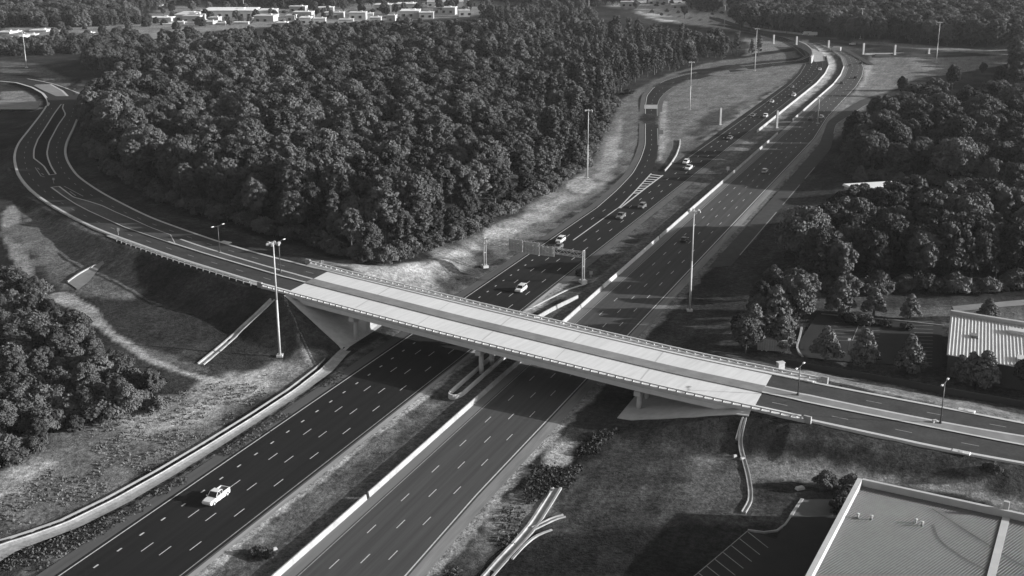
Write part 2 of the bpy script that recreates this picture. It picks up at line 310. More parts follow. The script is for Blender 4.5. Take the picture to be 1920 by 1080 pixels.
PATCH = [   # (photograph outline of the patch of ground cover or painted shade, its albedo, softness m, wobble m)
 ([(150,300),(120,260),(165,220),(300,380),(420,425),(560,465),(640,490),(600,500),(470,455),(300,400)], .055, 1.5, 1.5),
 ([(598,492),(660,488),(740,500),(800,478),(880,450),(950,415),(1000,380),(1040,350),(1075,330),(1110,320),(1150,330),(1130,365),(1060,415),(985,460),(920,510),(850,562),(760,540),(680,515)], .145, 2, 2.5),
 ([(640,497),(740,508),(800,490),(880,462),(960,420),(1010,385),(1060,360),(1090,365),(1020,410),(930,452),(880,480),(820,505),(770,530),(700,522)], .23, 1.5, 2.5),
 ([(1060,350),(1090,330),(1120,300),(1130,345),(1095,362)], .30, 1, 2),
 ([(820,530),(880,500),(900,455),(940,470),(920,520),(860,560)], .07, 2, 3),
 ([(1095,330),(1105,292),(1125,255),(1150,215),(1165,190),(1185,172),(1195,190),(1180,235),(1170,290),(1150,335),(1120,345)], .13, 2, 2),
 ([(1118,330),(1130,290),(1150,250),(1168,215),(1180,180),(1190,190),(1172,240),(1160,300),(1140,340)], .22, 1.5, 2),
 ([(1170,190),(1200,165),(1250,140),(1330,118),(1420,105),(1490,95),(1500,108),(1400,118),(1280,135),(1215,165),(1205,200),(1200,290),(1180,320),(1160,330)], .12, 1.5, 1.5),
 ([(1240,175),(1290,150),(1340,135),(1440,122),(1510,120),(1505,135),(1430,180),(1350,235),(1290,275),(1255,310),(1238,300),(1240,230)], .135, 2, 2),
 ([(1244,290),(1290,270),(1350,245),(1440,190),(1500,155),(1500,165),(1410,218),(1330,265),(1280,295),(1250,318)], .10, 1.5, 1.5),
 ([(1238,185),(1250,190),(1252,260),(1242,300),(1234,300),(1237,240)], .24, .8, .8),
 ([(1320,215),(1400,190),(1380,215),(1300,260),(1290,255)], .07, 3, 3),
 ([(1340,255),(1440,196),(1500,150),(1530,130),(1522,126),(1440,178),(1360,228),(1320,262)], .18, 1.5, 2),
 ([(1632,105),(1700,108),(1800,107),(1905,103),(1925,112),(1830,132),(1720,148),(1680,165),(1640,178),(1617,205),(1585,245),(1560,262),(1560,235),(1600,190),(1622,150),(1625,120)], .16, 2, 2),
 ([(1620,120),(1632,122),(1628,150),(1604,180),(1590,205),(1575,215),(1600,175),(1618,145)], .26, 1, 1),
 ([(1380,500),(1440,440),(1500,380),(1560,310),(1590,330),(1540,420),(1470,500),(1420,560),(1360,600)], .055, 2, 3),
 ([(1385,440),(1400,410),(1430,390),(1440,405),(1410,450),(1370,475),(1340,470)], .17, 1, 1),
 ([(0,880),(90,830),(220,780),(330,755),(420,715),(520,690),(590,680),(560,715),(480,765),(360,840),(240,910),(110,975),(0,1010)], .115, 2, 3),
 ([(260,770),(420,705),(520,672),(600,655),(585,690),(480,725),(350,800),(200,850)], .20, 2.5, 3),
 ([(440,705),(500,690),(520,730),(440,760),(380,770),(330,790)], .24, 2, 2.5),
 ([(0,900),(60,860),(100,870),(60,900),(0,930)], .22, 2, 2),
 ([(95,550),(130,549),(178,580),(225,630),(285,666),(345,692),(405,711),(470,721),(480,730),(415,722),(340,702),(262,672),(195,626),(145,584),(92,561)], .23, .5, .5),
 ([(255,645),(300,660),(390,690),(400,700),(360,695),(290,672)], .11, 1, 1),
 ([(5,400),(20,385),(36,390),(42,440),(55,480),(65,520),(40,525),(22,480),(6,450)], .17, .6, .6),
 ([(0,172),(40,170),(72,182),(76,200),(70,205),(0,205)], .16, 1.5, 1),
 ([(0,196),(20,192),(74,190),(72,204),(40,207),(0,207)], .34, .8, 1.5),
 ([(0,115),(60,118),(130,150),(165,165),(165,185),(120,165),(60,140),(0,138)], .10, 2, 2),
 ([(0,440),(60,390),(150,420),(260,470),(250,560),(200,560),(110,545),(60,480)], .11, 2, 2),
 ([(865,1080),(905,1000),(960,925),(1010,870),(1050,832),(1075,835),(1060,880),(1030,925),(1000,985),(950,1035),(900,1085)], .175, 1.5, 3),
 ([(1030,830),(1090,830),(1060,870),(1030,880)], .26, 1, 1.5),
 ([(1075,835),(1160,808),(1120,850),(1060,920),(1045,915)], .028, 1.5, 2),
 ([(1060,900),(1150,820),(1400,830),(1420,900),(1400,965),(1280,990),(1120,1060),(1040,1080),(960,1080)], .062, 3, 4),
 ([(880,1090),(940,1018),(1150,985),(1540,985),(1530,1090)], .034, 1.5, 1.5),  # cast shadow left of the warehouse, painted into the ground tone
 ([(1270,850),(1400,860),(1480,870),(1560,880),(1640,895),(1620,905),(1500,905),(1420,905),(1330,900)], .15, 2, 3),
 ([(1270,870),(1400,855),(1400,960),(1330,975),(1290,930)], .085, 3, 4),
 ([(1640,895),(1760,905),(1930,945),(1930,975),(1800,925),(1700,905)], .18, 1.2, 2),
 ([(1470,795),(1600,815),(1700,838),(1930,895),(1930,930),(1760,880),(1600,850),(1480,830)], .095, 2, 3),
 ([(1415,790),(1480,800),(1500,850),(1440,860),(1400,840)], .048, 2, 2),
 ([(1470,690),(1560,705),(1700,735),(1930,785),(1930,798),(1800,770),(1650,738),(1540,712),(1470,702)], .18, .8, 1),
 ([(1500,705),(1640,730),(1800,770),(1930,800),(1930,780),(1700,730),(1500,690)], .15, 1, 1),
 ([(1020,600),(1060,570),(1110,548),(1130,555),(1080,580),(1030,610)], .12, 1, 1),
 ([(1545,600),(1700,605),(1790,610),(1930,600),(1930,570),(1780,575),(1560,580)], .10, 1.5, 1.5),
 ([(1360,32),(1290,22),(1200,15),(1100,8),(1100,-5),(1400,0),(1400,20)], .27, 8, 10),
 ([(1180,14),(1290,20),(1400,38),(1450,53),(1440,60),(1400,58),(1300,48),(1220,34)], .36, 5, 6),
 ([(0,75),(0,45),(250,30),(380,0),(900,-10),(960,5),(900,30),(600,45),(400,60),(250,75),(100,95)], .17, 8, 12),
 ([(1395,105),(1500,88),(1500,70),(1640,85),(1920,108),(1920,100),(1650,78),(1450,62),(1400,75)], .15, 2, 3),
]
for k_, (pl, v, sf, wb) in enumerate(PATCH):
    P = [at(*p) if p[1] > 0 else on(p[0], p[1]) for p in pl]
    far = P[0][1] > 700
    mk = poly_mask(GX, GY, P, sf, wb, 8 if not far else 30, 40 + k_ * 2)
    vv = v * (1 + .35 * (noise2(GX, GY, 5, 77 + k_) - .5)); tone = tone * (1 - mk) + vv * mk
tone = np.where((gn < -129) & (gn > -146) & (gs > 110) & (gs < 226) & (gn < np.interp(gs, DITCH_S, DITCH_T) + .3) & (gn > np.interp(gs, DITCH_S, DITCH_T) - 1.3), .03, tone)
# the grassed median and the rough verge beside the motorway
mg = sstep(gn, -106.3, -105.4) * (1 - sstep(gn, -100.2, -99.6)); mg *= (gs < 1000)
tone = tone * (1 - mg) + mg * np.interp(gs, [100, 270, 300, 420, 520, 640, 660, 850, 900], [.10, .10, .075, .08, .13, .17, .22, .35, .35]) * (1 + .7 * (noise2(GX, GY, 4, 5) - .5))
md = sstep(gn, -100.2, -99.6) * (1 - sstep(gn, -95.4, -95)); tone = tone * (1 - md) + md * .10
wb = (noise2(GX, GY, 3.0, 51) - .5) * 1.8 + (noise2(GX, GY, 9, 52) - .5) * 1.5
re_ = np.interp(gs, [100, 130, 175, 553, 617, 1100], [-74.0, -76.2, -77.4, -77.4, -80.6, -83.5])
sh = sstep(gn - re_, -1, 0) * (1 - sstep(gn - re_ + wb, 4.2, 5.0)) * (gs < 700); tone = tone * (1 - sh) + sh * np.interp(gs, [100, 260, 300, 420, 470, 700], [.2, .2, .13, .13, .16, .16]) * (1 + .35 * (noise2(GX, GY, 2.2, 53) - .5))
sh = sstep(gn, -108.5, -108) * (1 - sstep(gn + wb * .6, -105.9, -105.3)) * (gs < 300); tone = tone * (1 - sh) + sh * .26 * (1 + .4 * (noise2(GX, GY, 2.2, 54) - .5))
vg = sstep(gn, -133.5, -132) * (1 - sstep(gn, -129.6, -129.2)) * (gs < 480)
tone = tone * (1 - vg) + vg * .085 * (1 + 1.2 * (noise2(GX, GY, 2.5, 6) - .5))
cols, rws = len(ang), len(rad)
idx = np.arange(cols * rws).reshape(rws, cols)
fq = np.stack([idx[:-1, :-1], idx[:-1, 1:], idx[1:, 1:], idx[1:, :-1]], -1).reshape(-1, 4)
def fast_mesh(name, V, Q):
    me = bpy.data.meshes.new(name); me.vertices.add(len(V)); me.vertices.foreach_set('co', np.asarray(V, np.float32).ravel())
    me.loops.add(Q.size); me.loops.foreach_set('vertex_index', Q.ravel().astype(np.int32)); me.polygons.add(len(Q))
    me.polygons.foreach_set('loop_start', np.arange(0, Q.size, Q.shape[1], dtype=np.int32)); me.polygons.foreach_set('loop_total', np.full(len(Q), Q.shape[1], np.int32))
    me.update(calc_edges=True); return me
gm = fast_mesh('ground', np.stack([GX, GY, GZ], 1), fq)
gm.polygons.foreach_set('use_smooth', np.ones(len(fq), bool))
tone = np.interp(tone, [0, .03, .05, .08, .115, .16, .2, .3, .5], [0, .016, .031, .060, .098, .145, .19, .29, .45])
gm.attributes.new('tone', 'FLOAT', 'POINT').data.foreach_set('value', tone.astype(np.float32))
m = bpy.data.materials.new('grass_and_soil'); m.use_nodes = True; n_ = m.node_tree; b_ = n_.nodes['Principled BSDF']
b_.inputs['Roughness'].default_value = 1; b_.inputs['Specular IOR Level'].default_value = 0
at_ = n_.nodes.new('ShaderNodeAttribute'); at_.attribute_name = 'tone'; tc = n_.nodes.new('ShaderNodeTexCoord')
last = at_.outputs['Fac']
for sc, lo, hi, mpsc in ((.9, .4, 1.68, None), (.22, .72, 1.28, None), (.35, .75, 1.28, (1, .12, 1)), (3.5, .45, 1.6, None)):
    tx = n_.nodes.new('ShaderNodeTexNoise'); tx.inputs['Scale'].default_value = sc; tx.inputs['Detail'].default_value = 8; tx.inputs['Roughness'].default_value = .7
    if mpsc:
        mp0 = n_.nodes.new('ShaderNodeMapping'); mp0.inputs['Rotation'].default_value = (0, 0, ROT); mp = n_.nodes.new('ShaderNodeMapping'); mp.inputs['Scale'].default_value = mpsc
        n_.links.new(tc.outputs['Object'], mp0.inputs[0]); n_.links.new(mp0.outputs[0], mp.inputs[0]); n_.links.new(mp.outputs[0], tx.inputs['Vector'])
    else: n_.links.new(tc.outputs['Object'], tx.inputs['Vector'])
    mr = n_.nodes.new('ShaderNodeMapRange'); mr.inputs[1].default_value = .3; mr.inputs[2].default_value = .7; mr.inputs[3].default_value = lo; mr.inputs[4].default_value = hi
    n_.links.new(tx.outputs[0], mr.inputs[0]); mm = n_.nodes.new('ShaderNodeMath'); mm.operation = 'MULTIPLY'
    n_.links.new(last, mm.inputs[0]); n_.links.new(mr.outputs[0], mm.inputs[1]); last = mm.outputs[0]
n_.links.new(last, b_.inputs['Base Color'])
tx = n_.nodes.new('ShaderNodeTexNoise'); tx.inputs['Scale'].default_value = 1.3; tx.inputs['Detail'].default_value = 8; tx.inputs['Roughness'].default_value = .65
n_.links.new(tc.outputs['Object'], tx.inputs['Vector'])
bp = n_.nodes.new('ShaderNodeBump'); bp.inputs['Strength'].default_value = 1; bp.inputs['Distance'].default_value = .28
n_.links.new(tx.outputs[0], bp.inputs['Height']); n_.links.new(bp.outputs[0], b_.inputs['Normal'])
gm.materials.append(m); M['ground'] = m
ground = struct(link(bpy.data.objects.new('ground', gm)))

# ================================================================== MOTORWAY
def fl(v): return v if callable(v) else (lambda s: v)
def band(name, s0, s1, na, nb, m, z=0.0, step=6, parent=None, MBo=None):
    na, nb = fl(na), fl(nb); ss = np.linspace(s0, s1, max(2, int((s1 - s0) / step)))
    b = MBo or MB(); b.strip([SN(s, na(s), z) for s in ss], [SN(s, nb(s), z) for s in ss])
    if MBo is None: return up(b.build(name, m, parent))
L1n = lambda s: float(np.interp(s, [462, 480, 603, 698, 802, 1100], [-119.6, -119.2, -118.4, -118.6, -120, -121]))
leftedge = lambda s: float(np.interp(s, [100, 395, 455, 480, 1100], [-126.9, -126.9, -122.5, -121.2, -122.5]))
rightedge = lambda s: float(np.interp(s, [100, 130, 175, 553, 617, 1100], [-74.0, -76.2, -77.4, -77.4, -80.6, -83.5]))
road_w = struct(band('motorway_west_carriageway', 95, 1120, leftedge, -108.3, M['asphalt_dark']))
road_w.name = 'motorway_road'
road_e = struct(band('motorway_road', 95, 1120, -92.6, lambda s: rightedge(s) + .1, M['asphalt_old']))
struct(band('motorway_shoulder', 95, 400, -129.5, -126.9, M['shoulder'], -.01))
struct(band('motorway_shoulder', 95, 640, -108.3, -107.9, M['shoulder'], -.01))
struct(band('concrete_gutter', 95, 300, -107.9, -106.9, M['shoulder_pale'], .02))
struct(band('motorway_shoulder', 95, 1000, -94.7, -92.6, mat('inner_shoulder', .13, .9, .1, .2, .5, stretch=(ROT, (1, .06, 1))), -.004))
struct(band('motorway_shoulder', 95, 640, lambda s: rightedge(s) + .1, lambda s: rightedge(s) + 2.4, mat('outer_shoulder', .17, .9, .1, .22, .5, stretch=(ROT, (1, .06, 1)), var2=.2, scale2=1.5), -.012))
struct(band('motorway_shoulder', 300, 1000, -108.3, -105.6, mat('grey_inner_shoulder', .08, .9, .1, .2, .5), -.015))
def line(parent, s0, s1, n, wd, m, z=.008, name='edge_line'):
    n = fl(n); return band(name, s0, s1, lambda s: n(s) - wd / 2, lambda s: n(s) + wd / 2, m, z, 5, parent)
line(road_w, 95, 395, -126.2, .22, M['paint'])
line(road_w, 480, 1100, L1n, .22, M['paint_worn'])
line(road_w, 95, 1100, lambda s: float(np.interp(s, [100, 200, 1100], [-109.1, -108.8, -108.6])), .2, M['paint_worn'])
line(road_e, 95, 1100, lambda s: float(np.interp(s, [100, 277, 1100], [-92.2, -92.3, -92.0])), .2, M['paint_worn'])
line(road_e, 95, 1100, lambda s: rightedge(s) - .4, .25, M['paint'])
def dashes(parent, n, s0, s1, ph, ln=3.05, cyc=12.2, wd=.17, m='paint'):
    b = MB(); s = s0 + ph
    while s < s1:
        x = n(s) if callable(n) else n
        b.quad(SN(s, x - wd / 2, .009), SN(s, x + wd / 2, .009), SN(s + ln, x + wd / 2, .009), SN(s + ln, x - wd / 2, .009)); s += cyc
    return up(b.build('lane_line', M[m], parent))
dashes(road_w, -122.9, 100, 345, 2.6, 1.1, 5.53, .3)
dashes(road_w, -119.35, 96, 345, 1.0 + 3.6)
for nx, ph in ((-115.95, 6.2), (-112.4, 9.3)): dashes(road_w, nx, 95, 1050, ph - .5)
for nx, ph in ((-88.9, 12.2), (-85.2, 3.3), (-81.65, 5.9)): dashes(road_e, nx, 95, 1050, ph)
dashes(road_w, -122.7, 345, 400, 3); 
# solid line that splits the exit lanes off, and the gore hatching
line(road_w, 345, 446, -119.35, .38, M['paint'], .02, 'gore_line')
exL = [SN(390, -126.2)] + [at(*p) for p in [(1157,357),(1187,325),(1202,297),(1210,273),(1210,233),(1210,202),(1213,180),(1225,165),(1245,152),(1283,141),(1347,129),(1447,119),(1500,114),(1520,105),(1512,93),(1500,84)]]
exR = [SN(390, -119.5)] + [at(*p) for p in [(1192,358),(1220,327),(1228,303),(1234,273),(1233,247),(1232,202),(1236,187),(1248,173),(1262,163),(1290,153),(1350,138),(1440,126),(1515,118),(1533,107),(1528,93),(1515,82)]]
def paired(Lp, Rp, k=90): 
    L = smooth(np.array([tuple(p) for p in Lp]), 4, 3); R = smooth(np.array([tuple(p) for p in Rp]), 4, 3)
    f = lambda P: np.stack([np.interp(np.linspace(0, 1, k), np.linspace(0, 1, len(P)), P[:, i]) for i in range(3)], 1)
    return f(L), f(R)
eL, eR = paired(exL, exR); ez = lambda P, z: np.c_[P[:, :2], np.full(len(P), z)]
def ribbon(name, L, R, m, z=None, parent=None):
    if z is not None: L, R = ez(np.asarray(L), z), ez(np.asarray(R), z)
    return up(MB().strip(L, R).build(name, m, parent))
def offset(P, d):                            # shift a polyline sideways (to the right of travel)
    P = np.asarray(P, float); t = np.gradient(P[:, :2], axis=0); t /= np.linalg.norm(t, axis=1)[:, None] + 1e-9
    return np.c_[P[:, 0] + t[:, 1] * d, P[:, 1] - t[:, 0] * d, P[:, 2]]
ramp = struct(ribbon('exit_ramp_road', offset(eL, -.5), offset(eR, .2), M['asphalt_dark'], .06))
struct(ribbon('exit_ramp_shoulder', offset(eL, -3.0), offset(eL, -.5), M['shoulder'], .05))
struct(ribbon('exit_ramp_shoulder', offset(eR[22:], .2), offset(eR[22:], 2.6), M['shoulder'], .05))
ribbon('edge_line', offset(eL, -.12), offset(eL, .14), M['paint'], .07, ramp)
ribbon('edge_line', offset(eR[18:], -.14), offset(eR[18:], .12), M['paint_worn'], .07, ramp)
b = MB(); mid = (eL + eR) / 2
cum = np.r_[0, np.cumsum(np.hypot(*np.diff(mid[:, :2], axis=0).T))]
for d in np.arange(12, cum[-1] - 10, 12.2):
    f = lambda t: np.array([np.interp(t, cum, mid[:, i]) for i in range(2)])
    a, c = f(d), f(d + 3); t = (c - a) / np.linalg.norm(c - a); nn = np.array([t[1], -t[0]]) * .1
    b.quad((*(a - nn), .075), (*(a + nn), .075), (*(c + nn), .075), (*(c - nn), .075))
up(b.build('lane_line', M['paint_worn'], ramp))
gore = [at(*p) for p in [(1160,391),(1192,358),(1221,326),(1234,322),(1250,326),(1246,333),(1212,354)]]
gp = struct(up(meshobj('gore_road', [(p[0], p[1], .066) for p in gore], [tuple(range(7))], M['asphalt_dark'])))
gl = np.array([tuple(at(*p))[:2] for p in [(1160,391),(1192,358),(1221,326)]]); gr = np.array([tuple(at(*p))[:2] for p in [(1163,391),(1206,357),(1243,329)]])
b = MB()
def pl2(P, t): return np.array([np.interp(t, np.linspace(0, 1, len(P)), P[:, i]) for i in range(2)])
for P, wd in ((gl, .5), (gr, .6)):
    ts = np.linspace(0, 1, 12)
    for i in range(11):
        a, c = pl2(P, ts[i]), pl2(P, ts[i + 1]); t = (c - a) / np.linalg.norm(c - a); nn = np.array([t[1], -t[0]]) * wd / 2
        b.quad((*(a - nn), .08), (*(a + nn), .08), (*(c + nn), .08), (*(c - nn), .08))
for t0 in np.linspace(.42, .97, 9):
    a, c = pl2(gl, t0), pl2(gr, t0 + .0); t = (c - a) / np.linalg.norm(c - a); nn = np.array([t[1], -t[0]]) * .55
    b.quad((*(a - nn), .082), (*(a + nn), .082), (*(c + nn), .082), (*(c - nn), .082))
up(b.build('chevron_marking', M['paint'], gp))
def wall_pts(name, P, h, wd, m, dz=-.2, parent=None, tw=None, z_top=None, stepd=3):
    P = smooth(np.array([tuple(p) for p in P]), stepd, 2); t = np.gradient(P[:, :2], axis=0); t /= np.linalg.norm(t, axis=1)[:, None]; tw = tw or wd
    rows = []
    for p, q in zip(P, t):
        nn = np.array([q[1], -q[0]]); zt = p[2] + h if z_top is None else z_top
        rows.append([(*(p[:2] - nn * wd / 2), p[2] + dz), (*(p[:2] + nn * wd / 2), p[2] + dz), (*(p[:2] + nn * tw / 2), zt), (*(p[:2] - nn * tw / 2), zt)])
    return MB().sweep(rows).build(name, m, parent)
o = wall_pts('gore_barrier', [at(*p) for p in ((1246,322),(1258,308),(1268,292),(1274,275),(1275,263))], 0.7, .6, M['concrete_old'], tw=.4); tag(o, 'short curved pale barrier rising from the tip of the painted gore', 'barrier')
# slip road beside the east carriageway
oL = [SN(330, -73.2), SN(420, -72.8), SN(540, -73.2)] + [at(*p) for p in [(1552,228),(1585,205),(1617,186),(1650,177),(1700,168),(1760,162)]]
oR = [SN(335, -67.6), SN(430, -67.3), SN(530, -67.0)] + [at(*p) for p in [(1568,233),(1600,213),(1625,196),(1660,186),(1710,176),(1765,170)]]
oL, oR = paired(oL, oR, 70)
slip = struct(ribbon('slip_road', oL, oR, mat('slip_asphalt', .045, .9, .1, .25, .3), .09))
b = MB()
for i in list(range(2, 12)) + list(range(14, 20)) + list(range(22, 26)) + list(range(40, 62)):
    a, c = oR[i], oR[i + 1]; q = offset(np.array([a, c]), -.3); b.quad((*a[:2], .1), (*c[:2], .1), (*q[1][:2], .1), (*q[0][:2], .1))
up(b.build('edge_line', M['paint_worn'], slip))
pb = [onv for onv in (at(1208,205), at(1208,197.5), at(1233,205), at(1233,197.5))]
struct(ribbon('pavement_patch', [tuple(pb[0]), tuple(pb[1])], [tuple(pb[2]), tuple(pb[3])], M['concrete_old'], .1))
# concrete barrier along the east carriageway, in its real sections
def wall_sn(name, s0, s1, nf, h, w0, w1, m, z0=-.1, parent=None, step=5):
    nf = fl(nf); ss = np.linspace(s0, s1, max(3, int((s1 - s0) / step)))
    rows = [[SN(s, nf(s) - w0, z0), SN(s, nf(s) + w0, z0), SN(s, nf(s) + w1, h), SN(s, nf(s) - w1, h)] for s in ss]
    return MB().sweep(rows).build(name, m, parent)
bn = lambda s: float(np.interp(s, [100, 160, 230, 276, 300, 428, 1100], [-95.3, -94.9, -95, -95.1, -95.2, -95.1, -95.0]))
for (a, c, lb) in ((95, 166.5, 'concrete safety barrier beside the near carriageway, at the bottom edge of the photo'), (167.4, 299, 'long concrete safety barrier running under the bridge between the carriageways'), (300, 356, 'shaded concrete safety barrier beyond the bridge, opposite the sign gantry'), (357, 560, 'bright concrete safety barrier beyond the bridge in the long straight'), (600, 905, 'concrete safety barrier on the near side of the median where the motorway bends')):
    o = wall_sn('safety_barrier', a, c, bn, .98, .33, .12, M['barrier'] if not 300 <= a < 357 else M['concrete']); tag(o, lb, 'barrier', 'concrete barriers along the motorway')
o = wall_sn('safety_barrier', 560, 890, -104.8, 1.0, .33, .14, M['barrier']); tag(o, 'concrete safety barrier on the far side of the pale median where the motorway bends', 'barrier', 'concrete barriers along the motorway')
# flared barrier pieces round the bridge pier
o = wall_sn('pier_barrier', 216, 262, lambda s: float(np.interp(s, [216, 250, 262], [-98.9, -99.4, -99.4])), .85, .25, .12, M['concrete']); tag(o, 'concrete barrier on the right of the centre bridge pier', 'barrier')
o = wall_sn('pier_barrier', 215.5, 262, lambda s: float(np.interp(s, [216, 240, 268], [-101.6, -102.0, -102.4])), .85, .25, .12, M['concrete']); tag(o, 'concrete barrier on the left of the centre bridge pier', 'barrier')
e_ = wall_pts('pier_barrier_end', [SN(216.2, -101.6), SN(214.2, -101.3), SN(213.4, -100.2), SN(214.2, -99.2), SN(216.2, -98.9)], .85, .45, M['concrete'], tw=.3, stepd=.5); tag(e_, 'rounded concrete end joining the two barriers at the centre bridge pier', 'barrier')
p0, p1, p2, p3 = [at(*p) for p in ((1002,602),(1040,580),(1083,560),(1130,545))]
o = wall_pts('median_barrier', [p0, p1, p2], 1.0, .6, M['barrier'], tw=.3); tag(o, 'short sunlit barrier crossing the median just beyond the bridge', 'barrier')
o = wall_pts('drain_curb', [at(*p) for p in ((985,583),(1030,560),(1070,540),(1098,533))], .12, .5, M['curb']); tag(o, 'thin pale concrete edge curving to the gantry post in the median', 'curb')

# ================================================================== CONCRETE DITCH BESIDE THE MOTORWAY
dn, nt_, nb_ = DITCH_S, DITCH_T, DITCH_B
ss = np.linspace(118, 231, 60); rows = []
for s in ss:
    a, c = np.interp(s, dn, nt_), np.interp(s, dn, nb_); P = []
    for k, (f, z) in enumerate(((0, -.1), (.0, .22), (.06, .22), (.08, .08), (.35, -.06), (.7, -.03), (1, .05))): P.append(SN(s, a + (c - a) * f, z))
    rows.append(P)
b = MB(); i = 0
for r in rows: b.V += [tuple(p) for p in r]
for a in range(len(rows) - 1):
    for j in range(6): b.F.append((a * 7 + j, a * 7 + j + 1, (a + 1) * 7 + j + 1, (a + 1) * 7 + j))
ditch = up(b.build('drainage_ditch', mat('ditch_concrete', .27, .85, .1, .25, .5, var2=.2, scale2=2.2), smooth_=False)); 
b = MB(); ss = np.linspace(110, 224, 50)
for sg in (0,):
    b.sweep([[SN(s, np.interp(s, dn, nt_) - 1.35, -.2), SN(s, np.interp(s, dn, nt_) - 1.2, -.2), SN(s, np.interp(s, dn, nt_) - 1.2, .4), SN(s, np.interp(s, dn, nt_) - 1.35, .4)] for s in ss])
tag(b.build('ditch_wall', M['median']), 'thin low concrete wall following the upper side of the ditch', 'wall')
tag(ditch, 'pale concrete lined ditch curving beside the motorway to the bridge', 'ditch')

# ================================================================== CROSS ROAD
def xstrip(name, ia, ib, oa, ob, m, dz=0.0, parent=None, step=1.0):
    ii = np.arange(ia, ib + 1e-6, step)
    fa = oa if callable(oa) else (lambda i: np.interp(i, range(NS), OF[:, oa[0]]) + oa[1]); fb = ob if callable(ob) else (lambda i: np.interp(i, range(NS), OF[:, ob[0]]) + ob[1])
    return up(MB().strip([XR(i, fa(i), dz) for i in ii], [XR(i, fb(i), dz) for i in ii]).build(name, m, parent))
IE = NS - 1.01; IG = IA - 70
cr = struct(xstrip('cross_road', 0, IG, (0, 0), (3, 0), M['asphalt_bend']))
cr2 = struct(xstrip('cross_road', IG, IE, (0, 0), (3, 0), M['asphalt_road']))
def RZ(x, y):
    return float(RP[int(np.argmin((RP[:, 0] - x) ** 2 + (RP[:, 1] - y) ** 2)), 2])
def onroad(px, py, dz=0.0):
    z = float(ZR(px))
    for _ in range(6): p = on(px, py, z); z = RZ(p[0], p[1])
    return np.array([p[0], p[1], z + dz])
def island(parent, Lp, Rp, k, dz=.16, mt='median'):
    L = resample(np.array([onroad(*p) for p in Lp]), 2); R = resample(np.array([onroad(*p) for p in Rp]), 2)
    f = lambda P: np.stack([np.interp(np.linspace(0, 1, k), np.linspace(0, 1, len(P)), P[:, i]) for i in range(3)], 1)
    L, R = f(L), f(R); L[:, 2] += dz; R[:, 2] += dz
    ribbon('median', L, R, M[mt], None, parent)
    d = (R - L); d[:, 2] = 0; d /= np.linalg.norm(d, axis=1)[:, None]
    up1 = np.array([0, 0, .02]); 
    b = MB(); b.strip(L + up1 - d * .1, L + d * .5 + up1); b.strip(R - d * .5 + up1, R + up1 + d * .1)
    t = L[1] - L[0]; t /= np.linalg.norm(t); b.strip([L[0] + up1 - t * .2, R[0] + up1 - t * .2], [L[0] + up1 + t * .4, R[0] + up1 + t * .4])
    t = L[-1] - L[-2]; t /= np.linalg.norm(t); b.strip([L[-1] + up1 * 1.1 - t * .4, R[-1] + up1 * 1.1 - t * .4], [L[-1] + up1 * 1.1 + t * .2, R[-1] + up1 * 1.1 + t * .2])
    up(b.build('median_curb', M['curb'], parent))
M['median_grass'] = mat('median_grass', .022, 1, 0, .35, .6, var2=.2, scale2=3)
M['median_soil'] = mat('median_soil', .07, 1, 0, .45, .06, var2=.25, scale2=2)
island(cr, [(114,196),(100,215),(83,242),(70,262),(63,280),(62,297),(75,307),(82,313),(92,329)], [(120,196),(118,203),(124,215),(110,235),(93,267),(89,287),(91,298),(97,313),(106,327)], 30, mt='median_grass')
island(cr, [(95,352),(117,368),(142,384),(167,397),(200,412),(233,427),(280,443),(330,460)], [(112,350),(138,370),(167,378),(192,386),(217,398),(250,412),(280,426),(320,441)], 40, mt='median_soil')
i0 = int(np.argmin((RP[:, 0] - onroad(325, 450)[0]) ** 2 + (RP[:, 1] - onroad(325, 450)[1]) ** 2))
xstrip('median', i0, IA + 3, (1, 0), (2, 0), M['median_soil'], .16, cr2)
xstrip('median', IB - 2, IE, (1, 0), (2, 0), M['median'], .16, cr2)
for a, c in ((i0, IA + 3), (IB - 2, IE)):
    xstrip('median_curb', a, c, (1, .05), (1, -.6), M['curb'], .18, cr2); xstrip('median_curb', a, c, (2, .6), (2, -.05), M['curb'], .18, cr2)
xstrip('curb', 0, IA + 4, (0, .7), (0, -.15), M['curb'], .13, cr2); xstrip('curb', IB - 3, IE, (0, .7), (0, -.15), M['curb'], .13, cr2)
xstrip('curb', 0, IA + 4, (3, .15), (3, -.7), M['curb'], .13, cr2); xstrip('curb', IB - 3, IE, (3, .15), (3, -.7), M['curb'], .13, cr2)
b = MB()                                     # skirts that carry the road edge down into the bank
for c, sg in ((0, .7), (3, -.7)):
    for a, e in ((0, IA + 4), (IB - 3, IE)):
        ii = np.arange(a, e, 1.0); o = np.interp(ii, range(NS), OF[:, c]) + sg
        b.strip([XR(i, q, .12) for i, q in zip(ii, o)], [XR(i, q + sg * .3, -.5) for i, q in zip(ii, o)])
b.build('curb_skirt', M['curb'], cr2)
def xdash(parent, a, e, ca, cb, ph, mt, start=0):
    b = MB(); i = a + ph
    while i < e:
        o = (np.interp(i, range(NS), OF[:, ca]) + np.interp(i, range(NS), OF[:, cb])) / 2; o2 = (np.interp(i + 1.5, range(NS), OF[:, ca]) + np.interp(i + 1.5, range(NS), OF[:, cb])) / 2
        b.quad(XR(i, o - .09, .012), XR(i, o + .09, .012), XR(i + 1.5, o2 + .09, .012), XR(i + 1.5, o2 - .09, .012)); i += cyc2
    return up(b.build('lane_line', mt, parent))
cyc2 = 11.6 / 2
xdash(cr2, IB, IE - 3, 0, 1, 1.4, M['paint_worn']); xdash(cr2, IB, IE - 3, 2, 3, 9.4, M['paint_worn'])
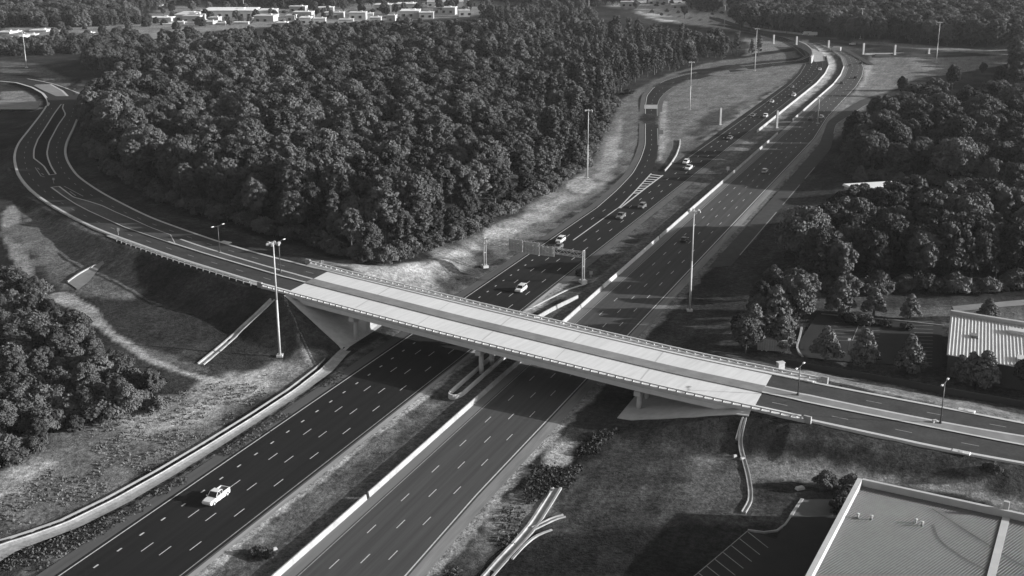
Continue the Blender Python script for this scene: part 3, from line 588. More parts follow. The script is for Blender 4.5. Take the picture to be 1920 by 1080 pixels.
xdash(cr2, 2, IA - 3, 0, 1, 2.0, M['paint_worn']); xdash(cr2, 2, IA - 3, 2, 3, 4.0, M['paint_worn'])
# painted turn-bay arrows boxes at the two median ends
for P in ([(66,314),(77,330)], [(77,330),(84,332)], [(120,349),(156,368)], [(131,359),(142,367)], [(70,315),(74,318)], [(78,325),(82,328)]):
    a, c = onroad(*P[0], .02), onroad(*P[1], .02); t = (c - a); t /= np.linalg.norm(t); nn = np.array([t[1], -t[0], 0]) * .15
    up(MB().quad(a - nn, a + nn, c + nn, c - nn).build('turn_marking', M['paint_worn'], cr))
# road west of the junction, and its islands
def gl(P, dz=0.0): return [np.array(tuple(at(p[0], p[1]))) + np.array([0, 0, dz]) for p in P]
zW = 5.0
def lvl(P, z): return [on(p[0], p[1], z) for p in P]
wl = [(91,193),(84,178),(67,166),(38,155),(0,147),(-60,146)]; wr = [(150,190),(138,172),(108,158),(83,151),(50,146),(-60,141)]
L_, R_2 = paired([tuple(v) for v in lvl(wl, zW)], [tuple(v) for v in lvl(wr, zW)], 40); L_[:, 2] = zW; R_2[:, 2] = zW
wz = np.linspace(float(RZ(*L_[0][:2])), 4.4, 40); L_[:, 2] = wz; R_2[:, 2] = wz
west = struct(ribbon('west_road', L_, R_2, M['asphalt_bend']))
struct(ribbon('junction_road', [onroad(88,203,-.01), onroad(95,193,-.01), onroad(100,180,-.01)], [onroad(150,215,-.01), onroad(158,200,-.01), onroad(160,180,-.01)], M['asphalt_bend']))
for P, wd in (([(88,203),(91,196),(89,186),(80,175),(60,164),(30,155),(-40,149)], 1.3), ([(150,176),(130,168),(105,159),(80,153),(45,147)], .8)):
    c = smooth(np.array([tuple(v) for v in lvl(P, 4.9)]), 2, 2); c[:, 2] = 5.05
    ribbon('curb', offset(c, -wd / 2), offset(c, wd / 2), M['curb'], None, west)
isl = lvl([(63,160),(95,158),(117,170),(130,183),(107,181),(80,169)], 5.1); isl = np.array(isl)
up(meshobj('median', [tuple(v) for v in isl], [tuple(range(6))], M['median'], west))
c = np.array([tuple(v) for v in lvl([(66,159),(95,158),(117,170),(130,183)], 5.13)]); ribbon('curb', offset(c, -.5), offset(c, .6), M['curb'], None, west)
struct(ribbon('side_road', lvl([(-10,205),(70,205)], 4.6), lvl([(-10,188),(76,190)], 4.6), M['median']))
struct(ribbon('side_path', lvl([(-5,129),(60,123),(120,119),(180,118)], 1.0), lvl([(-5,126),(60,121),(120,117),(180,116)], 1.0), M['median']))
wt = struct(ribbon('side_street', lvl([(140,174),(160,182),(175,186),(330,186)], 5.0), lvl([(138,166),(160,168),(180,170),(330,170)], 5.0), M['median']))
# guard rail west of the bridge
def post_mesh(h, wd):
    return MB().box((0, 0, h / 2 - .2), (wd, wd, h + .4))
gr = empty('guardrail', XR(IA - 30, OF[IA - 30, 0] + 2.4), 0, 'steel guardrail on posts along the near shoulder leading to the bridge', 'guardrail')
ia, ib = i0 - 6, IA - 4
og = lambda i: float(np.interp(i, range(NS), OF[:, 0])) + 2.5
rows = []
for i in np.arange(ia, ib, 1.0):
    a = XR(i, og(i) - .08, .45); c = XR(i, og(i) + .02, .45); rows.append([a, c, c + Vector((0, 0, .32)), a + Vector((0, 0, .32))])
rail = MB().sweep(rows).build('rail', M['galv']); rail.parent = gr; rail.matrix_parent_inverse = Matrix.Translation(-gr.location)
pm = None; i = ia
while i < ib:
    p = XR(i, og(i) + .18) - gr.location
    if pm is None: pm = post_mesh(.85, .2).build('post', M['galv'], gr); q = pm
    else: q = pm.copy(); COL.objects.link(q); q.parent = gr
    q.location = p; i += 1.45
sh1 = struct(xstrip('road_shoulder', i0 - 10, IA - 1, (0, .7), (0, 2.2), M['concrete_old'], .06))
# ================================================================== THE BRIDGE
def nof(i, o): q = XR(i, o); return q.x * NV[0] + q.y * NV[1]
def BP(n, o, dz=0.0):                        # point of the bridge at motorway offset n and road offset o
    lo, hi = IA - 14.0, IB + 14.0
    for _ in range(30):
        md_ = (lo + hi) / 2
        if nof(md_, o) < n: lo = md_
        else: hi = md_
    return XR((lo + hi) / 2, o, dz)
O1, O2, O3, O4 = [float(OF[IA + 5, c]) for c in range(4)]
ON, OFAR = O1 + 2.2, O4 - 2.2                # outer edges of the deck
NA, NB_ = -157.8, -38.2
M['joint'] = mat('joint_seal', .36, .9, .1)
bridge = empty('bridge', (0, 0, 0), 0, 'long pale concrete road bridge crossing over both motorway carriageways', 'bridge')
def bstrip(name, na, nb, oa, ob, z0, z1, m, parent=bridge, k=30):
    rows = [[BP(n, oa, z0), BP(n, ob, z0), BP(n, ob, z1), BP(n, oa, z1)] for n in np.linspace(na, nb, k)]
    return MB().sweep(rows).build(name, m, parent)
M['deck_worn'] = mat('deck_concrete_roadway', .50, .85, .15, .10, 1.2, stretch=(math.radians(34), (1, .08, 1)), var2=.06, scale2=.09)
bstrip('deck', NA, NB_, O1, O2, -.2, .03, M['deck_worn'])
bstrip('deck', NA, NB_, O3, O4, -.2, .03, M['deck_worn'])
bstrip('median', NA, NB_, O2 + .02, O3 - .02, -.2, .2, M['median'])
bstrip('slab', NA + .1, NB_ - .1, ON, OFAR, -.5, -.21, M['concrete'])
bstrip('sidewalk', NA - 8, NB_ + 9, O1 + .02, ON - .42, -.2, .2, M['deck'])
bstrip('sidewalk', NA - 8, NB_ + 9, O4 - .02, OFAR + .42, -.2, .2, M['deck'])
for o_, sg in ((ON, 1), (OFAR, -1)):
    pw = bstrip('parapet', NA - 8.5, NB_ + 10, o_ - sg * .4, o_, -.45, .25, M['concrete'])
    rl = bstrip('railing', NA - 8.5, NB_ + 10, o_ - sg * .36, o_ - sg * .08, .60, .86, M['deck'])
    r0 = BP(-100, o_ - sg * .21); pm = None; n = NA - 8; k = 0
    while n < NB_ + 9.8:
        p = BP(n, o_ - sg * .21, .25); 
        if pm is None:
            pm = MB().box((0, 0, .17), (.34, .24, .36), math.radians(-34)).build('post', M['concrete'], rl); q = pm
        else: q = pm.copy(); COL.objects.link(q); q.parent = rl
        q.location = p; n += 1.9
    for n_ in (NA - 9, NB_ + 10.5):
        e = BP(n_, o_ - sg * .2); MB().box((e.x, e.y, e.z + .35), (1.5, .5, 1.5), math.radians(-34)).build('end_block', M['barrier'], bridge)
for n_ in (-136.6, -100.6, -62.2, -118, -82):
    for oa, ob in ((O1 - .2, O2 + .1), (O3 - .1, O4 + .2)):
        wj = .09 if n_ in (-118, -82) else .16
        up(MB().strip([BP(n_ - wj, oa, .036), BP(n_ - wj, ob, .036)], [BP(n_ + wj, oa, .036), BP(n_ + wj, ob, .036)]).build('expansion_joint', M['joint'], bridge))
# girders, one mesh each
for o_ in np.linspace(ON - 1.1, OFAR + 1.1, 8):
    bstrip('girder', NA + .3, NB_ - .3, o_ + .2, o_ - .2, -1.75, -.5, M['girder'])
    bstrip('girder_flange', NA + .3, NB_ - .3, o_ + .38, o_ - .38, -1.83, -1.75, M['girder'])
for n_ in (-136.6, -100.6, -62.2):
    a, c = BP(n_, ON - .2, -1.83), BP(n_, OFAR + .2, -1.83)
    def sect(p, wd, z0, z1): return None
    d = (c - a); d.z = 0; d.normalize(); sd_ = Vector((d.y, -d.x, 0))
    rows = []
    for t_, dep in ((0, .9), (.06, 1.25), (.94, 1.25), (1, .9)):
        p = a.lerp(c, t_); rows.append([p + sd_ * .65 - Vector((0, 0, dep)), p - sd_ * .65 - Vector((0, 0, dep)), p - sd_ * .65, p + sd_ * .65])
    MB().sweep(rows).build('pier_cap', M['concrete'], bridge)
    for t_ in (.09, .36, .64, .91):
        p = a.lerp(c, t_); g0 = float(T(p.x, p.y)[0])
        MB().tube((p.x, p.y, g0 - .5), (p.x, p.y, p.z - 1.2), .55, .55, 14).build('column', M['concrete'], bridge, True)
# abutments and the concrete slope paving under each end
for n_, sg in ((NA, -1), (NB_, 1)):
    rows = [[BP(n_ - .4, o_, -2.6), BP(n_ + .4, o_, -2.6), BP(n_ + .4, o_, -.5), BP(n_ - .4, o_, -.5)] for o_ in np.linspace(ON, OFAR, 8)]
    MB().sweep(rows).build('abutment', M['concrete_old'], bridge)
def paving(n0, n1, ea, eb, m):
    b = MB(); ns = np.linspace(n0, n1, 22); rr = []
    for n in ns:
        f = (n - n0) / (n1 - n0); a, c = BP(n, ON + ea[0] * (1 - f) + ea[1] * f), BP(n, OFAR - eb)
        row = []
        for t_ in np.linspace(0, 1, 14):
            p = a.lerp(c, t_); row.append(Vector((p.x, p.y, float(T(p.x, p.y)[0]) + .14)))
        row = [row[0] - Vector((0, 0, .6))] + row; rr.append(row)
    V = [tuple(p) for r in rr for p in r]; k = len(rr[0])
    return up(meshobj('slope_paving', V, [(i * k + j, i * k + j + 1, (i + 1) * k + j + 1, (i + 1) * k + j) for i in range(len(rr) - 1) for j in range(k - 1)], m, bridge))
paving(NA + .5, -135.6, (1.0, 4.5), 1.5, M['concrete'])
paving(-64.9, NB_ - .3, (4.5, 2.0), 1.5, M['concrete'])
# drainage flumes down the embankments
def flume(P, wd, label, m='concrete_old', dz=.12):
    c = smooth(np.array([tuple(at(*p)) for p in P]), 1.5, 1); t = np.gradient(c[:, :2], axis=0); t /= np.linalg.norm(t, axis=1)[:, None]
    rows = []
    for p, q in zip(c, t):
        nn = np.array([q[1], -q[0]]); f = lambda o, z: (p[0] + nn[0] * o, p[1] + nn[1] * o, max(float(T(p[0] + nn[0] * o, p[1] + nn[1] * o)[0]), p[2] - .2) + z)
        h = wd / 2; rows.append([f(-h, -.3), f(h, -.3), f(h, dz + .15), f(h * .6, dz + .15), f(h * .45, dz - .05), f(-h * .45, dz - .05), f(-h * .6, dz + .15), f(-h, dz + .15)])
    o = MB().sweep(rows).build('drainage_flume', M[m]); return tag(o, label, 'drain')
flume([(511,562),(480,592),(440,628),(405,660),(376,684)], 1.7, 'straight concrete drain running down the bank to the left of the bridge')
flume([(1396,784),(1390,806),(1387,830),(1394,860),(1402,890),(1407,920),(1407,940),(1394,962)], .85, 'narrow curving concrete drain below the right end of the bridge')
flume([(1394,786),(1387,808),(1382,826)], .8, 'short concrete drain edge beside the right end of the bridge')
flume([(1044,915),(1030,938),(1000,985),(975,1015),(940,1052),(905,1092)], 1.9, 'wide concrete drain running down to the bottom edge right of the motorway')
flume([(1058,968),(1040,972),(1018,984),(1000,992)], 1.1, 'short branch drain joining the wide concrete drain right of the motorway')
flume([(1035,995),(1005,1005),(985,1022),(960,1050)], .35, 'thin kerb of concrete just right of the wide branching drain')
# paved inlet on the west bank
P = [at(*p) for p in ((127,531),(147,545),(168,528),(190,500),(196,496),(193,490),(180,498),(150,513))]
pv = up(meshobj('drain_apron', [(p[0], p[1], p[2] + .25) for p in P], [(0, 1, 2, 7), (7, 2, 3, 6), (6, 3, 4, 5)], M['concrete_old'])); pv.data.materials[0] = M['median']; tag(pv, 'triangular concrete drain apron on the grass bank at the left', 'drain')
o = wall_pts('culvert_wall', [at(*p) for p in ((127,531),(150,514),(180,499))], .6, .4, M['concrete_old'], dz=-.5); tag(o, 'low concrete wall along the triangular drain apron at the left', 'wall')
# ================================================================== FAR INTERCHANGE
def px_line(P, z=0.0): return np.array([tuple(on(a, b_, z)) for a, b_ in P])
def far_ribbon(name, Lp, Rp, m, z, parent=None, k=60):
    L, R = paired([tuple(v) for v in px_line(Lp)], [tuple(v) for v in px_line(Rp)], k); L[:, 2] = z; R[:, 2] = z
    return ribbon(name, L, R, m, None, parent), L, R
M['far_road'] = mat('far_road', .04, .9, .1, .15, .05)
o, L, R = far_ribbon('far_road', [(1330,28),(1395,50),(1440,60),(1500,66),(1600,78),(1700,87),(1800,92),(1930,98)], [(1330,36),(1395,56),(1440,66),(1500,72),(1600,83),(1700,91),(1800,95),(1930,100)], M['far_road'], .3); struct(o)
o = wall_pts('roadside_wall', [Vector(v) for v in px_line([(1395,50),(1440,59),(1500,65),(1525,68)])], 1.6, .6, M['barrier'], stepd=10); tag(o, 'low pale wall along the far road near the top, left of the distant mast', 'wall')
o, L, R = far_ribbon('flyover_road', [(1640,103),(1700,103),(1800,100),(1925,97)], [(1640,108),(1700,108),(1800,105),(1925,101)], M['far_road'], .6); struct(o)
o = wall_pts('roadside_wall', [Vector(v) for v in px_line([(1622,103),(1700,102.5),(1800,99.5),(1925,96)])], 1.3, .8, M['concrete'], stepd=10); tag(o, 'low pale wall along the straight far road at the upper right', 'wall')
o, L, R = far_ribbon('far_ramp_road', [(1640,122),(1610,105),(1580,88),(1555,80),(1520,75)], [(1628,122),(1600,106),(1572,90),(1548,83),(1515,78)], M['far_road'], .3); struct(o)
o = wall_pts('retaining_wall', [Vector(v) for v in px_line([(1497,88),(1512,95),(1522,104),(1524,114),(1519,119)])], 4.5, 1.2, M['barrier'], stepd=5); tag(o, 'curved pale retaining wall where the exit ramp dips under the motorway at the top', 'wall')
o, L, R = far_ribbon('concrete_apron', [(1499,88),(1514,95),(1525,104),(1527,117)], [(1510,87),(1530,94),(1545,104),(1548,115)], M['concrete_old'], .35); struct(o)
COLS = [((1450,82),(1451,67),'leftmost and smallest of the white columns at the far interchange'), ((1493,84),(1494,70),'white column left of the curved retaining wall at the far interchange'), ((1553,89),(1555,77),'white column just beyond the bend of the motorway'), ((1618,102),(1620,83),'tallest white column right of the motorway bend at the far interchange'), ((1677,103),(1678,86),'white column standing alone on the straight far road'), ((1741,101),(1742,92),'rightmost small white column on the straight far road'), ((1350,234),(1352,205),'pale column on the grass between the exit ramp and the motorway'), ((1456,240),(1457,210),'pale column in the motorway median opposite the grass field')]
proto = None
for (bx, by), (tx_, ty), lb in COLS:
    p = at(bx, by); h = (by - ty) * math.hypot(p.y, H) / FPX / cP / .97
    wd = 1.4 if by < 150 else 1.0
    c = MB().box((0, 0, h / 2), (wd, wd * .7, h), ROT).box((0, 0, .25), (wd * 1.4, wd * 1.1, .5), ROT).build('white_column', M['barrier'])
    c.location = p; tag(c, lb, 'column', 'white columns along the motorway')

# ================================================================== LIGHT MASTS AND STREET LIGHTS
def high_mast(px, py, tx_, ty, label, hgt=None):
    p = at(px, py); h = hgt or 27.0
    e = empty('high_mast_light', p, 0, label, 'light mast', 'tall light masts')
    MB().tube((0, 0, 0), (0, 0, h * .5), .30, .22, 10).tube((0, 0, h * .5), (0, 0, h), .22, .12, 10).build('pole', M['galv'], e, True)
    MB().box((0, 0, .2), (1.4, 1.4, .5)).build('base', M['concrete'], e)
    r = MB()
    for k in range(12):
        a, c = 2 * math.pi * k / 12, 2 * math.pi * (k + 1) / 12; r.tube((math.cos(a) * .95, math.sin(a) * .95, h - .3), (math.cos(c) * .95, math.sin(c) * .95, h - .3), .07, .07, 5)
    for k in range(3): a = 2 * math.pi * k / 3; r.tube((0, 0, h - .3), (math.cos(a) * .95, math.sin(a) * .95, h - .3), .05, .05, 5)
    rg = r.build('lamp_ring', M['galv'], e); lm = None
    for k in range(6):
        a = 2 * math.pi * (k + .5) / 6
        if lm is None:
            lm = MB().box((0, 0, 0), (.75, .5, .42), 0, .7).box((0, 0, -.25), (.62, .42, .12)).build('luminaire', M['barrier'], e); q = lm
        else: q = lm.copy(); COL.objects.link(q); q.parent = e
        q.location = (math.cos(a) * 1.35, math.sin(a) * 1.35, h - .35); q.rotation_euler = (0, 0, a)
    return e
for a in [(525,668,0,0,'tall light mast in front of the left end of the bridge'), (1293,583,0,0,'tall light mast just beyond the right half of the bridge, beside the motorway', 26.6), (1101,335,0,0,'tall light mast on the grass at the corner of the central forest', 26.5), (1293,206,0,0,'tall light mast on the field inside the exit ramp', 24.8), (1415,133,0,0,'tall light mast beside the exit ramp at the end of the forest'), (1613,73,0,0,'distant light mast standing against the dark woods above the motorway bend', 24), (1755,118,0,0,'distant light mast alone in the pale field at the upper right', 27), (1533,232,0,0,'tall light mast beside the motorway where it starts to bend', 13), (50,127,0,0,'tall light mast by the dark trees at the far left', 22), (1358,52,0,0,'distant light mast at the left end of the far road', 20), (1405,48,0,0,'faint distant light mast in front of the far woods', 20), (1104,18,0,0,'distant light mast behind the top edge of the forest', 20), (457,17,0,0,'distant light mast among the white roofs at the top left', 20)]:
    high_mast(*a)
def street_light(px, py, hgt, label, zz, span=1.6):
    p = Vector(onroad(px, py, .15)); e = empty('street_light', p, math.radians(-34 + 90), label, 'street light', 'double street lights along the crossing road')
    MB().tube((0, 0, 0), (0, 0, hgt), .13, .08, 8).box((0, 0, .15), (.5, .5, .4)).build('pole', M['darkmetal'], e, True)
    for sg in (-1, 1):
        MB().tube((0, 0, hgt - .3), (sg * span, 0, hgt), .05, .04, 6).build('arm', M['darkmetal'], e)
        o = MB().box((sg * (span + .35), 0, hgt), (.9, .38, .16), 0, .8).build('luminaire', M['signback'], e)
street_light(526, 512, 8.5, 'dark double street light in the median just left of the bridge', 0)
street_light(412, 473, 7.5, 'dark double street light in the median farther left of the bridge', 0)
street_light(1496, 742, 6.2, 'dark double street light in the median at the right end of the bridge', 0)
street_light(1763, 795, 8.4, 'dark double street light in the median near the right edge of the photo', 0)

# ================================================================== SIGN GANTRY
gL, gR_ = at(909, 501), at(1093, 531); g = empty('sign_gantry', gR_, 0, 'overhead steel sign gantry over the motorway beyond the bridge, its signs seen from behind', 'gantry')
def gp_(t_, z, off=0.0):
    v = gL.lerp(gR_, t_); d = (gR_ - gL); d.z = 0; d.normalize(); s_ = Vector((-d.y, d.x, 0)); return Vector((v.x, v.y, z)) - gR_ + s_ * off
gz = 8.0
for t_, hh in ((0, 8.6), (1, 8.9)):
    b = MB()
    for off in (-.6, .6): b.tube(gp_(t_, 0, off), gp_(t_, hh, off), .22, .18, 8)
    b.tube(gp_(t_, hh * .5, -.6), gp_(t_, hh * .5, .6), .1, .1, 6).tube(gp_(t_, hh, -.6), gp_(t_, hh, .6), .16, .16, 6)
    b.build('gantry_post', M['barrier'], g, True)
    MB().box(gp_(t_, .2), (1.6, 2.2, .9), _a).build('footing', M['concrete'], g)
b = MB(); nb = 20
for off in (-.6, .6):
    for z in (gz - .9, gz + .5): b.tube(gp_(0, z, off), gp_(1, z, off), .09, .09, 5)
for k in range(nb):
    t0, t1 = k / nb, (k + 1) / nb
    for off in (-.6, .6):
        b.tube(gp_(t0, gz - .9, off), gp_(t1, gz + .5, off), .05, .05, 4) if k % 2 else b.tube(gp_(t0, gz + .5, off), gp_(t1, gz - .9, off), .05, .05, 4)
    b.tube(gp_(t0, gz + .5, -.6), gp_(t0, gz + .5, .6), .04, .04, 4); b.tube(gp_(t0, gz - .9, -.6), gp_(t0, gz - .9, .6), .04, .04, 4)
b.build('truss', M['galv'], g)
for t0, t1, z0, z1 in ((.24, .38, 6.2, 9.6), (.39, .55, 6.0, 9.4), (.56, .70, 6.1, 8.8)):
    a, c = gp_(t0, 0, .75), gp_(t1, 0, .75); s_ = gp_(0, 0, 1) - gp_(0, 0, 0)
    pn = MB().sweep([[Vector((a.x, a.y, z)), Vector((c.x, c.y, z)), Vector((c.x, c.y, z)) + s_ * .08, Vector((a.x, a.y, z)) + s_ * .08] for z in (z0, z1)]).build('sign_panel', M['signback'], g)
    rb = MB()
    for t_ in np.linspace(t0 + .01, t1 - .01, 5): v = gp_(t_, (z0 + z1) / 2, .68); rb.box(v, (.09, .12, z1 - z0), _a)
    rb.build('stiffener', M['barrier'], pn)
# small roadside signs and posts
def small_sign(px, py, label, h=2.2, w_=.9, z=None, kind='roadside_sign', road=False):
    p = Vector(onroad(px, py)) if road else at(px, py); e = empty(kind, p, 0, label, 'sign')
    MB().tube((0, 0, 0), (0, 0, h), .05, .05, 6).build('post', M['galv'], e); MB().box((0, .06, h - w_ / 2), (w_, .04, w_)).build('sign_panel', M['barrier'], e)
small_sign(222, 441, 'small pale sign on the near lane edge of the curving road left of the mast', road=True)
small_sign(101, 344, 'small pale sign in the gap between the two median islands', 2, .8, road=True)
small_sign(603, 499, 'small pale sign at the left end of the far bridge railing', 1.6, 1.2, road=True)
small_sign(1364, 323, 'small pale sign in the grass median, between the two carriageways', 2.2, 1.4)
small_sign(1475, 341, 'small pale sign on the verge to the right of the motorway', 2.6, 1.6)
small_sign(1108, 519, 'small pale sign in the median beside the gantry post', 1.6, 1)
for k, (a, c, lb) in enumerate([((1392,862),.9,'small white stone block in the grass beside the curving drain'),((1500,917),1.6,'flat pale concrete block in the shade below the round dark bush'),((1752,793),1.0,'pale concrete box in the median next to the rightmost street light'),((500,1037),.8,'pale stone in the weedy patch of the median at the bottom'),((516,1031),.6,'second, smaller pale stone in the weedy patch of the median'),((1378,857),.7,'white marker stone left of the curving drain')]):
    b = MB().box((0, 0, .2), (c, c * .6, .5), .4, .8).box((c * .3, .1, .12), (c * .5, c * .4, .3), .9, .7).build('stone_block', M['rock']); b.location = at(*a) if k != 2 else Vector(onroad(*a, .2)); tag(b, lb, 'stone')

for (x, y), lb in (((424,455),'pale storm drain inlet in the far kerb left of the bridge'), ((1512,714),'pale storm drain inlet in the far kerb just right of the bridge'), ((1812,771),'pale storm drain inlet in the far kerb near the right edge'), ((1481,779),'pale storm drain inlet in the near kerb just right of the bridge'), ((1802,849),'pale storm drain inlet in the near kerb near the right edge')):
    p = onroad(x, y, .1); ib_ = MB().box((0, 0, .06), (3.2, 1.3, .24), math.radians(-31), .94).box((0, 0, .2), (.7, .7, .06), math.radians(-31)).build('storm_drain', M['concrete']); ib_.location = p; tag(ib_, lb, 'drain', 'storm drain inlets in the kerbs')
ub = MB().box((0, 0, .7), (1.5, 1.1, 1.5), .3, .95).box((0, 0, 1.5), (1.65, 1.25, .12), .3).build('utility_box', M['concrete']); ub.location = at(1463, 693); tag(ub, 'pale utility cabinet behind the right end of the far bridge railing', 'cabinet')
lp = empty('car_park_lamp', at(1590, 660), 0, 'small lamp with a white head standing in the car park', 'lamp post')
MB().tube((0, 0, 0), (0, 0, 3.0), .08, .06, 6).build('pole', M['darkmetal'], lp); MB().box((0, 0, 3.1), (.9, .5, .35), .3, .7).build('luminaire', M['barrier'], lp)
# ================================================================== VEHICLES
def wheel(x, y, r, e):
    wl_ = MB().tube((x, y - .12, r), (x, y + .12, r), r, r, 16).build('wheel', M['rubber'], e)
    MB().tube((x, y - .135, r), (x, y + .135, r), r * .55, r * .55, 12).build('rim', M['galv'], wl_)
def section_body(secs, w_, m, name, e, inset=.12):
    """secs: (x, z_low, z_high, half width factor) along the car; a rounded, closed loft"""
    rows = []
    for x, z0, z1, f in secs:
        h = w_ / 2 * f; zz = z0 + (z1 - z0)
        rows.append([(x, -h * .94, z0), (x, h * .94, z0), (x, h, z0 + (z1 - z0) * .45), (x, h * .97, z1 - .08), (x, h * .85, z1), (x, -h * .85, z1), (x, -h * .97, z1 - .08), (x, -h, z0 + (z1 - z0) * .45)])
    return MB().sweep(rows).build(name, m, e)
def vehicle(kind, paint, loc, head, label, name, group='vehicles on the roads'):
    e = empty(name, loc, head, label, {'pickup': 'pickup truck', 'sedan': 'car', 'suv': 'car', 'truck': 'truck'}[kind], group); pm_ = M[paint]
    if kind == 'truck':
        section_body([(2.6, .5, 1.6, .9), (2.65, .5, 2.3, 1), (1.3, .5, 2.5, 1), (1.2, .5, 2.5, 1)], 2.2, pm_, 'body', e)
        section_body([(2.66, 1.5, 2.2, .9), (2.7, 1.5, 2.2, .85)], 2.1, M['glass'], 'windscreen', e)
        MB().box((-1.9, 0, 2.0), (5.9, 2.4, 2.5)).build('cargo_box', pm_, e)
        MB().box((-1.5, 0, .6), (6.5, .9, .25)).build('chassis', M['darkmetal'], e)
        for x in (1.9, -3.4):
            for y in (-1, 1): wheel(x, y, .48, e)
        return e
    L_, W_, hb = {'pickup': (5.8, 2.0, 1.12), 'sedan': (4.7, 1.84, .92), 'suv': (4.8, 1.92, 1.08)}[kind]
    x1 = L_ / 2
    section_body([(x1, .45, .75, .82), (x1 - .12, .32, hb * .86, .95), (x1 - .9, .28, hb * .94, 1), (x1 - 1.6, .28, hb, 1), (0, .28, hb + .02, 1), (-x1 + 1, .28, hb + .02, 1), (-x1 + .15, .32, hb, .97), (-x1, .42, hb * .92, .88)], W_, pm_, 'body', e)
    if kind == 'pickup': cab = [(x1 - 1.75, x1 - 2.45, 1.86), (-.75, -.55, 1.86)]; xs = (x1 - 1.65, x1 - 2.35, -.62, -.78); hr = 1.86
    elif kind == 'sedan': xs = (x1 - 1.35, x1 - 2.15, -1.0, -1.75); hr = 1.44
    else: xs = (x1 - 1.3, x1 - 1.95, -1.85, -2.2); hr = 1.72
    a, b_2, c, d = xs
    gh = section_body([(a, hb - .05, hb + .03, .88), (b_2, hb - .05, hr - .06, .80), (c, hb - .05, hr - .06, .80), (d, hb - .05, hb + .03, .86)], W_, M['glass'], 'windows', e)
    MB().box(((b_2 + c) / 2 - .02, 0, hr - .03), (b_2 - c + .1, W_ * .76, .08)).build('roof', pm_, e)
    p_ = MB()
    for y in (-1, 1):
        for (xa, xb) in ((a - .02, b_2 - .02), (c + .02, d + .02)):
            p_.tube((xa, y * W_ * .43, hb), (xb, y * W_ * .385, hr - .04), .05, .05, 5)
        xm = (b_2 + c) / 2; p_.tube((xm, y * W_ * .435, hb), (xm, y * W_ * .39, hr - .04), .05, .05, 5)
    p_.build('pillars', pm_, e)
    if kind == 'pickup':
        MB().box((-1.85, 0, hb + .055), (1.75, W_ * .74, .02)).build('cargo_bed', M['darkmetal'], e)
        MB().box((-1.85, W_ * .44, hb + .12), (1.95, .12, .2)).box((-1.85, -W_ * .44, hb + .12), (1.95, .12, .2)).box((-x1 + .1, 0, hb + .1), (.1, W_ * .84, .2)).build('bed_rail', pm_, e)
    for y in (-1, 1):
        MB().box((x1 - .03, y * W_ * .36, .72), (.1, .32, .18)).build('headlight', M['lamp'], e)
        MB().box((-x1 + .03, y * W_ * .38, .78), (.08, .26, .16)).build('tail_light', M['grey'], e)
        MB().box((a - .1, y * (W_ * .5 + .08), hb + .1), (.18, .16, .14)).build('mirror', pm_, e)
        for x in (x1 - .95, -x1 + .98): wheel(x, y * (W_ / 2 - .1), .36 if kind != 'pickup' else .4, e)
    return e
HD = math.atan2(MV[1], MV[0])                # heading away from the camera along the motorway
def car_at(kind, paint, px, py, away, label, name, z=None):
    p = at(px, py); s_ = p.x * MV[0] + p.y * MV[1]; n_0 = p.x * NV[0] + p.y * NV[1] - shift(s_)
    q = SN(s_, n_0, .01); t = SN(s_ + 4, n_0) - SN(s_, n_0); h = math.atan2(t.y, t.x)
    return vehicle(kind, paint, q, h + (0 if away else math.pi), label, name)
CARS = [('pickup','white',406,938,0,'white pickup truck driving towards the camera in the near motorway lanes','pickup_truck'),
 ('suv','white',977,546,0,'white car just beyond the bridge on the dark carriageway','passenger_car'),
 ('suv','white',1051,454,0,'white car passing just beyond the sign gantry','passenger_car'),
 ('sedan','grey',1047,466,0,'grey car ahead of the white one beside the sign gantry','passenger_car'),
 ('pickup','grey',1164,409,0,'grey pickup in the dark carriageway beyond the gantry, the nearer of two','pickup_truck'),
 ('suv','grey',1204,390,0,'dark car beside the end of the gore, the farther of two','passenger_car'),
 ('suv','white',1286,307,0,'white car just past the painted gore, the farther of a close pair','passenger_car'),
 ('pickup','white',1291,318,0,'white pickup just past the painted gore, the nearer of a close pair','pickup_truck'),
 ('sedan','black',1283,453,1,'black car on the right carriageway beside the tall light mast','passenger_car'),
 ('suv','silver',1434,324,1,'silver car on the right carriageway in the long straight','passenger_car'),
 ('sedan','grey',1368,261,0,'grey car on the left carriageway, alone between the truck and the median columns','passenger_car'),
 ('suv','white',1435,220,0,'white car near the column in the median','passenger_car'),
 ('sedan','grey',1411,219,0,'grey car beside the white one near the median column','passenger_car'),
 ('sedan','silver',1447,193,0,'silver car farther along the left carriageway, before the bend','passenger_car'),
 ('suv','white',1488,181,0,'white car on the left carriageway where the bend starts','passenger_car'),
 ('sedan','grey',1485,165,0,'grey car just ahead of the white one at the start of the bend','passenger_car'),
 ('sedan','black',1519,156,0,'dark car in the bend of the left carriageway','passenger_car'),
 ('sedan','white',1537,132,0,'small white car deep in the bend of the left carriageway','passenger_car'),
 ('sedan','black',1520,225,1,'dark car on the right carriageway near the foot of the far mast','passenger_car'),
 ('suv','white',1540,222,1,'white car on the right carriageway near the foot of the far mast','passenger_car'),
 ('sedan','black',1578,157,1,'dark car in the left lanes of the right carriageway bend','passenger_car'),
 ('sedan','black',1604,147,1,'dark car in the outer lane of the right carriageway bend','passenger_car'),
 ('sedan','grey',1593,124,1,'grey car far up the right carriageway bend','passenger_car'),
 ('sedan','black',1614,120,1,'dark car far up the outer lane of the bend','passenger_car')]
for c in CARS: car_at(*c)
vehicle('truck', 'white', on(1510, 66.5, .3), math.radians(190), 'white lorry on the far road at the top', 'box_truck')
vehicle('truck', 'white', on(1521, 67.5, .3), math.radians(190), 'second white lorry following on the far road at the top', 'box_truck')
